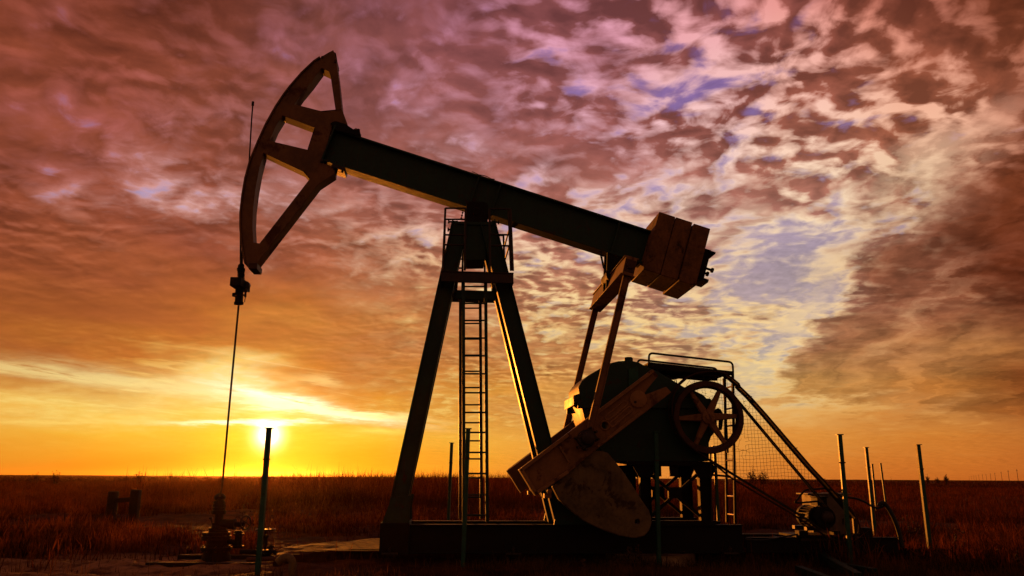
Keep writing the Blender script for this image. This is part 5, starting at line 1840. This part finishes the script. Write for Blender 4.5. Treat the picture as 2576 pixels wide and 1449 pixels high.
az_ = np.arctan2(x, y); r_ = np.hypot(x, y)
tall = 0.42 + 0.66 * np.exp(-((az_ + 0.08) / 0.32) ** 4)
P, T = blades(x, y, 0.80 * tall * hs * g.uniform(0.5, 1.3, len(x)), 0.022 * np.clip(r_ / 40, 0.8, 3) * g.uniform(0.5, 1.4, len(x)), 0.35)
xs_, ys_, hs_ = scatter(1500, 45.0, 110.0, 26, 0.7, 160, 0.5)
P2, T2 = blades(xs_, ys_, 1.15 * hs_ * g.uniform(0.8, 1.4, len(xs_)), 0.05 * g.uniform(0.5, 1.3, len(xs_)), 0.25)
P, T = np.vstack([P, P2]), np.vstack([T, T2 + len(P)])
mesh_np('tall_dry_grass', P, T, G_FAR, 'stuff')
x, y, hs = scatter(70000, 140.0, 1500.0, 37, 0, 0, 0, 2.2)
r_ = np.hypot(x, y)
P, T = blades(x, y, 0.5 * hs * g.uniform(0.5, 1.4, len(x)), 0.0011 * r_ * g.uniform(0.5, 1.4, len(x)), 0.3)
mesh_np('distant_grass', P, T, G_DIST, 'stuff')

# ------------------------------------------------------------------ single dry weeds
WEED = mat('dry_weed_stalk', (0.07, 0.03, 0.012), 0.8, bump=0)


def weed(p, h, seed, label, lean=0.1, heads=True):
    r_ = random.Random(seed)
    o = empty('dry_weed', p, label, 'weed', 'dry weeds in the foreground')
    top_ = Vector((r_.uniform(-lean, lean) * h, r_.uniform(-lean, lean) * h, h))
    def at(f): return Vector((top_.x * f * f, top_.y * f * f, h * f))
    m_ = MB().tube([at(i / 6) for i in range(7)], 0.007, 5, r1=0.003)
    tips = [at(1)]
    for i in range(r_.randint(5, 8)):
        f = r_.uniform(0.25, 0.92); b_ = at(f)
        a = r_.uniform(0, 6.28); ln = h * r_.uniform(0.14, 0.34) * (1.15 - f * 0.5)
        e_ = b_ + Vector((math.cos(a) * ln * 0.7, math.sin(a) * ln * 0.7, ln * 0.8))
        mid = b_.lerp(e_, 0.5) + Vector((math.cos(a), math.sin(a), -0.3)) * ln * 0.1
        m_.tube([b_, mid, e_], 0.004, 4, r1=0.002); tips.append(e_)
        if r_.random() < 0.6:
            e2 = mid + Vector((r_.uniform(-1, 1), r_.uniform(-1, 1), 1)).normalized() * ln * 0.4
            m_.tube([mid, e2], 0.003, 4); tips.append(e2)
    m_.build('stalk', WEED, o)
    m_ = MB()
    for t_ in tips:
        if heads:
            m_.lathe(t_ - Vector((0, 0, 0.008)), (r_.uniform(-.3, .3), r_.uniform(-.3, .3), 1), [(0, 0.003), (0.008, 0.014), (0.02, 0.017), (0.034, 0.006)], 7)
        for k_ in range(3):
            b_ = at(r_.uniform(0.15, 0.8)); a = r_.uniform(0, 6.28); d_ = Vector((math.cos(a), math.sin(a), r_.uniform(-0.3, 0.5)))
            s_ = Vector((-d_.y, d_.x, 0)) * 0.010; ln = r_.uniform(0.04, 0.09)
            m_.raw([b_, b_ + d_ * ln * .5 + s_, b_ + d_ * ln, b_ + d_ * ln * .5 - s_], [(0, 1, 2, 3)])
    m_.build('seed_heads', WEED, o, flip=False)
    return o


WEEDS = [(1210, 1175, 940, 'branched dry weed next to the foot of the curved conduit'), (1285, 1180, 1000, 'dark dry weed between the curved conduit and the rightmost post'),
         (1610, 1340, 1110, 'tall forked dry weed right of the rightmost post'), (1700, 1330, 1080, 'leaning dry weed right of its forked neighbour'),
         (1450, 1345, 1200, 'short dry weed at the foot of the rightmost post'), (2010, 1400, 1240, 'dry weed among pale grass towards the picture edge'),
         (2160, 1440, 1260, 'dry weed nearest the lower corner of the field'), (1880, 1390, 1270, 'small dry weed with round seed heads in thin grass')]
for i, (x_, yb_, yt_, lab) in enumerate(WEEDS):
    p = ground(*c5(x_, yb_)); h = (yb_ - yt_) * 0.28382 * p.y / F_PX
    weed(p, h, 40 + i, lab)
for i, (fn, x_, yb_, yt_, lab) in enumerate(((c3, 770, 1400, 1290, 'bushy weed growing against the round concrete slab'), (c3, 850, 1395, 1280, 'upright weed before the middle of the round slab'),
                                             (c7, 1690, 1300, 1170, 'lone weed stalk before the middle of the skid'), (c7, 1350, 1250, 1110, 'thin bent weed under the skid beam by the dark post'),
                                             (c6, 797, 1120, 765, 'tall thin weed behind the hand wheel of the wellhead'), (c7, 2085, 1450, 1330, 'small weed with one seed head left of the round slab'))):
    p = ground(*fn(x_, yb_)); s_ = {c3: 0.41403, c6: 0.28387, c7: 0.28387}[fn]
    weed(p, (yb_ - yt_) * s_ * p.y / F_PX, 70 + i, lab)

# ------------------------------------------------------------------ bushes on the skyline
TWIG = mat('bush_twig', (0.06, 0.028, 0.012), 0.9, bump=0)


def bush(u, vb, w_px, h_px, dist, seed, label):
    r_ = random.Random(seed)
    d = ray(u, vb); p = C_LOC + d * (dist / d.y)
    o_ = empty('bush', (p.x, p.y, 0), label, 'bush', 'bushes on the horizon')
    w, h = w_px * dist / F_PX, h_px * dist / F_PX + (p.z if p.z > 0 else 0)
    s_ = max(0.014, dist / F_PX * 0.8)
    m_ = MB(); l_ = MB()
    for i in range(26):
        a = r_.uniform(0, 6.28); k_ = r_.random() ** 0.6
        e_ = Vector((math.cos(a) * w / 2 * k_, math.sin(a) * w / 2 * k_, h * r_.uniform(0.45, 1.0) * (1.1 - 0.45 * k_)))
        b_ = Vector((e_.x * 0.25, e_.y * 0.25, 0)); mid = b_.lerp(e_, 0.55) + Vector((r_.uniform(-1, 1), r_.uniform(-1, 1), r_.uniform(-.5, .5))) * h * 0.06
        m_.tube([b_, mid, e_], s_ * 0.9, 3, caps=False, r1=s_ * 0.3)
        for j in range(12):
            q = mid.lerp(e_, r_.uniform(-0.3, 1.1)) + Vector((r_.gauss(0, 1), r_.gauss(0, 1), r_.gauss(0, 1))) * h * 0.07
            n1 = Vector((r_.gauss(0, 1), r_.gauss(0, 1), r_.gauss(0, 1))).normalized() * h * r_.uniform(0.03, 0.09)
            n2 = Vector((r_.gauss(0, 1), r_.gauss(0, 1), r_.gauss(0, 1))).normalized() * h * r_.uniform(0.03, 0.08)
            l_.raw([q - n1, q + n2, q + n1 * 0.8], [(0, 1, 2)])
    m_.build('stems', TWIG, o_, flip=False); l_.build('foliage', G_FAR, o_, flip=False)


for i, b_ in enumerate([(1893, 1194, 26, 17, 130, 'bush seen through the netting, left of the pair'), (1920, 1195, 30, 14, 140, 'wider bush seen through the netting, right of the pair'),
                        (2333, 1204, 6, 10, 210, 'slender bush close beside the lone rightmost post'), (2357, 1205, 12, 7, 230, 'low round bush between two taller ones on the skyline'),
                        (2380, 1206, 11, 13, 230, 'tallest skyline bush left of the row of power poles'), (142, 1192, 26, 8, 95, 'ragged bush on the skyline left of the concrete frame'),
                        (350, 1189, 30, 5, 80, 'rounded low bush on the skyline above the concrete frame'), (90, 1193, 40, 5, 110, 'long low bush nearest the left end of the skyline')]):
    bush(*b_[:5], 100 + i, b_[5])

# ------------------------------------------------------------------ far row of power poles
def make_pole():
    o_ = empty('utility_pole', (0, 0, 0), 'x', 'power pole', 'row of power poles on the horizon')
    MB().cyl((0, 0, -0.3), (0, 0, 8.0), 0.17, 8, r1=0.12).build('pole', WOODP, o_)
    MB().box((0, 0, 7.1), (1.9, 0.14, 0.16)).build('crossarm', WOODP, o_)
    m_ = MB()
    for x_ in (-0.85, 0.85, 0.0):
        z_ = 7.2 if x_ else 8.0
        m_.lathe((x_, 0, z_), (0, 0, 1), [(0, 0.03), (0.1, 0.08), (0.22, 0.08), (0.3, 0.03)], 8)
    m_.build('insulator', ALU, o_)
    return o_


pole0 = make_pole()
ords = ['nearest and tallest', 'second', 'third', 'fourth', 'fifth', 'sixth', 'seventh', 'eighth', 'ninth', 'tenth', 'eleventh', 'farthest and smallest']
for i, (x_, ytop_, yb_) in enumerate([(2140, 490, 598), (2062, 497, 595), (2002, 510, 592), (1945, 519, 590), (1905, 524, 589), (1868, 528, 588), (1835, 531, 587), (1802, 535, 587), (1778, 539, 586), (1758, 542, 586), (1738, 545, 586), (1718, 549, 586)]):
    o_ = pole0 if i == 0 else copy_tree(pole0)
    dist = 8.0 * F_PX / ((yb_ - ytop_) * 0.28382)
    d = ray(*c5(x_, ytop_)); p = C_LOC + d * (dist / d.y)
    o_.location = (p.x, p.y, 0)
    o_.rotation_euler = (0, R(1.5 * math.sin(i * 2.1)), R(35))
    o_['label'] = f'{ords[i]} wooden power pole of the row running off along the horizon'
# ------------------------------------------------------------------ thin haze volume added for the glow towards the sun
hm = bpy.data.materials.new('sun_glow_haze'); hm.use_nodes = True
ht = hm.node_tree; ht.nodes.clear(); hq = NT(ht)
hv = hq.n('ShaderNodeVolumePrincipled')
hv.inputs['Color'].default_value = (0.95, 0.58, 0.36, 1)
hv.inputs['Density'].default_value = 0.00005
hv.inputs['Anisotropy'].default_value = 0.93
ho = hq.n('ShaderNodeOutputMaterial'); ht.links.new(hv.outputs[0], ho.inputs['Volume'])
haze = MB().box((0, 0, 4.6), (5200, 5200, 12.4)).build('haze', hm)
haze['kind'] = 'stuff'
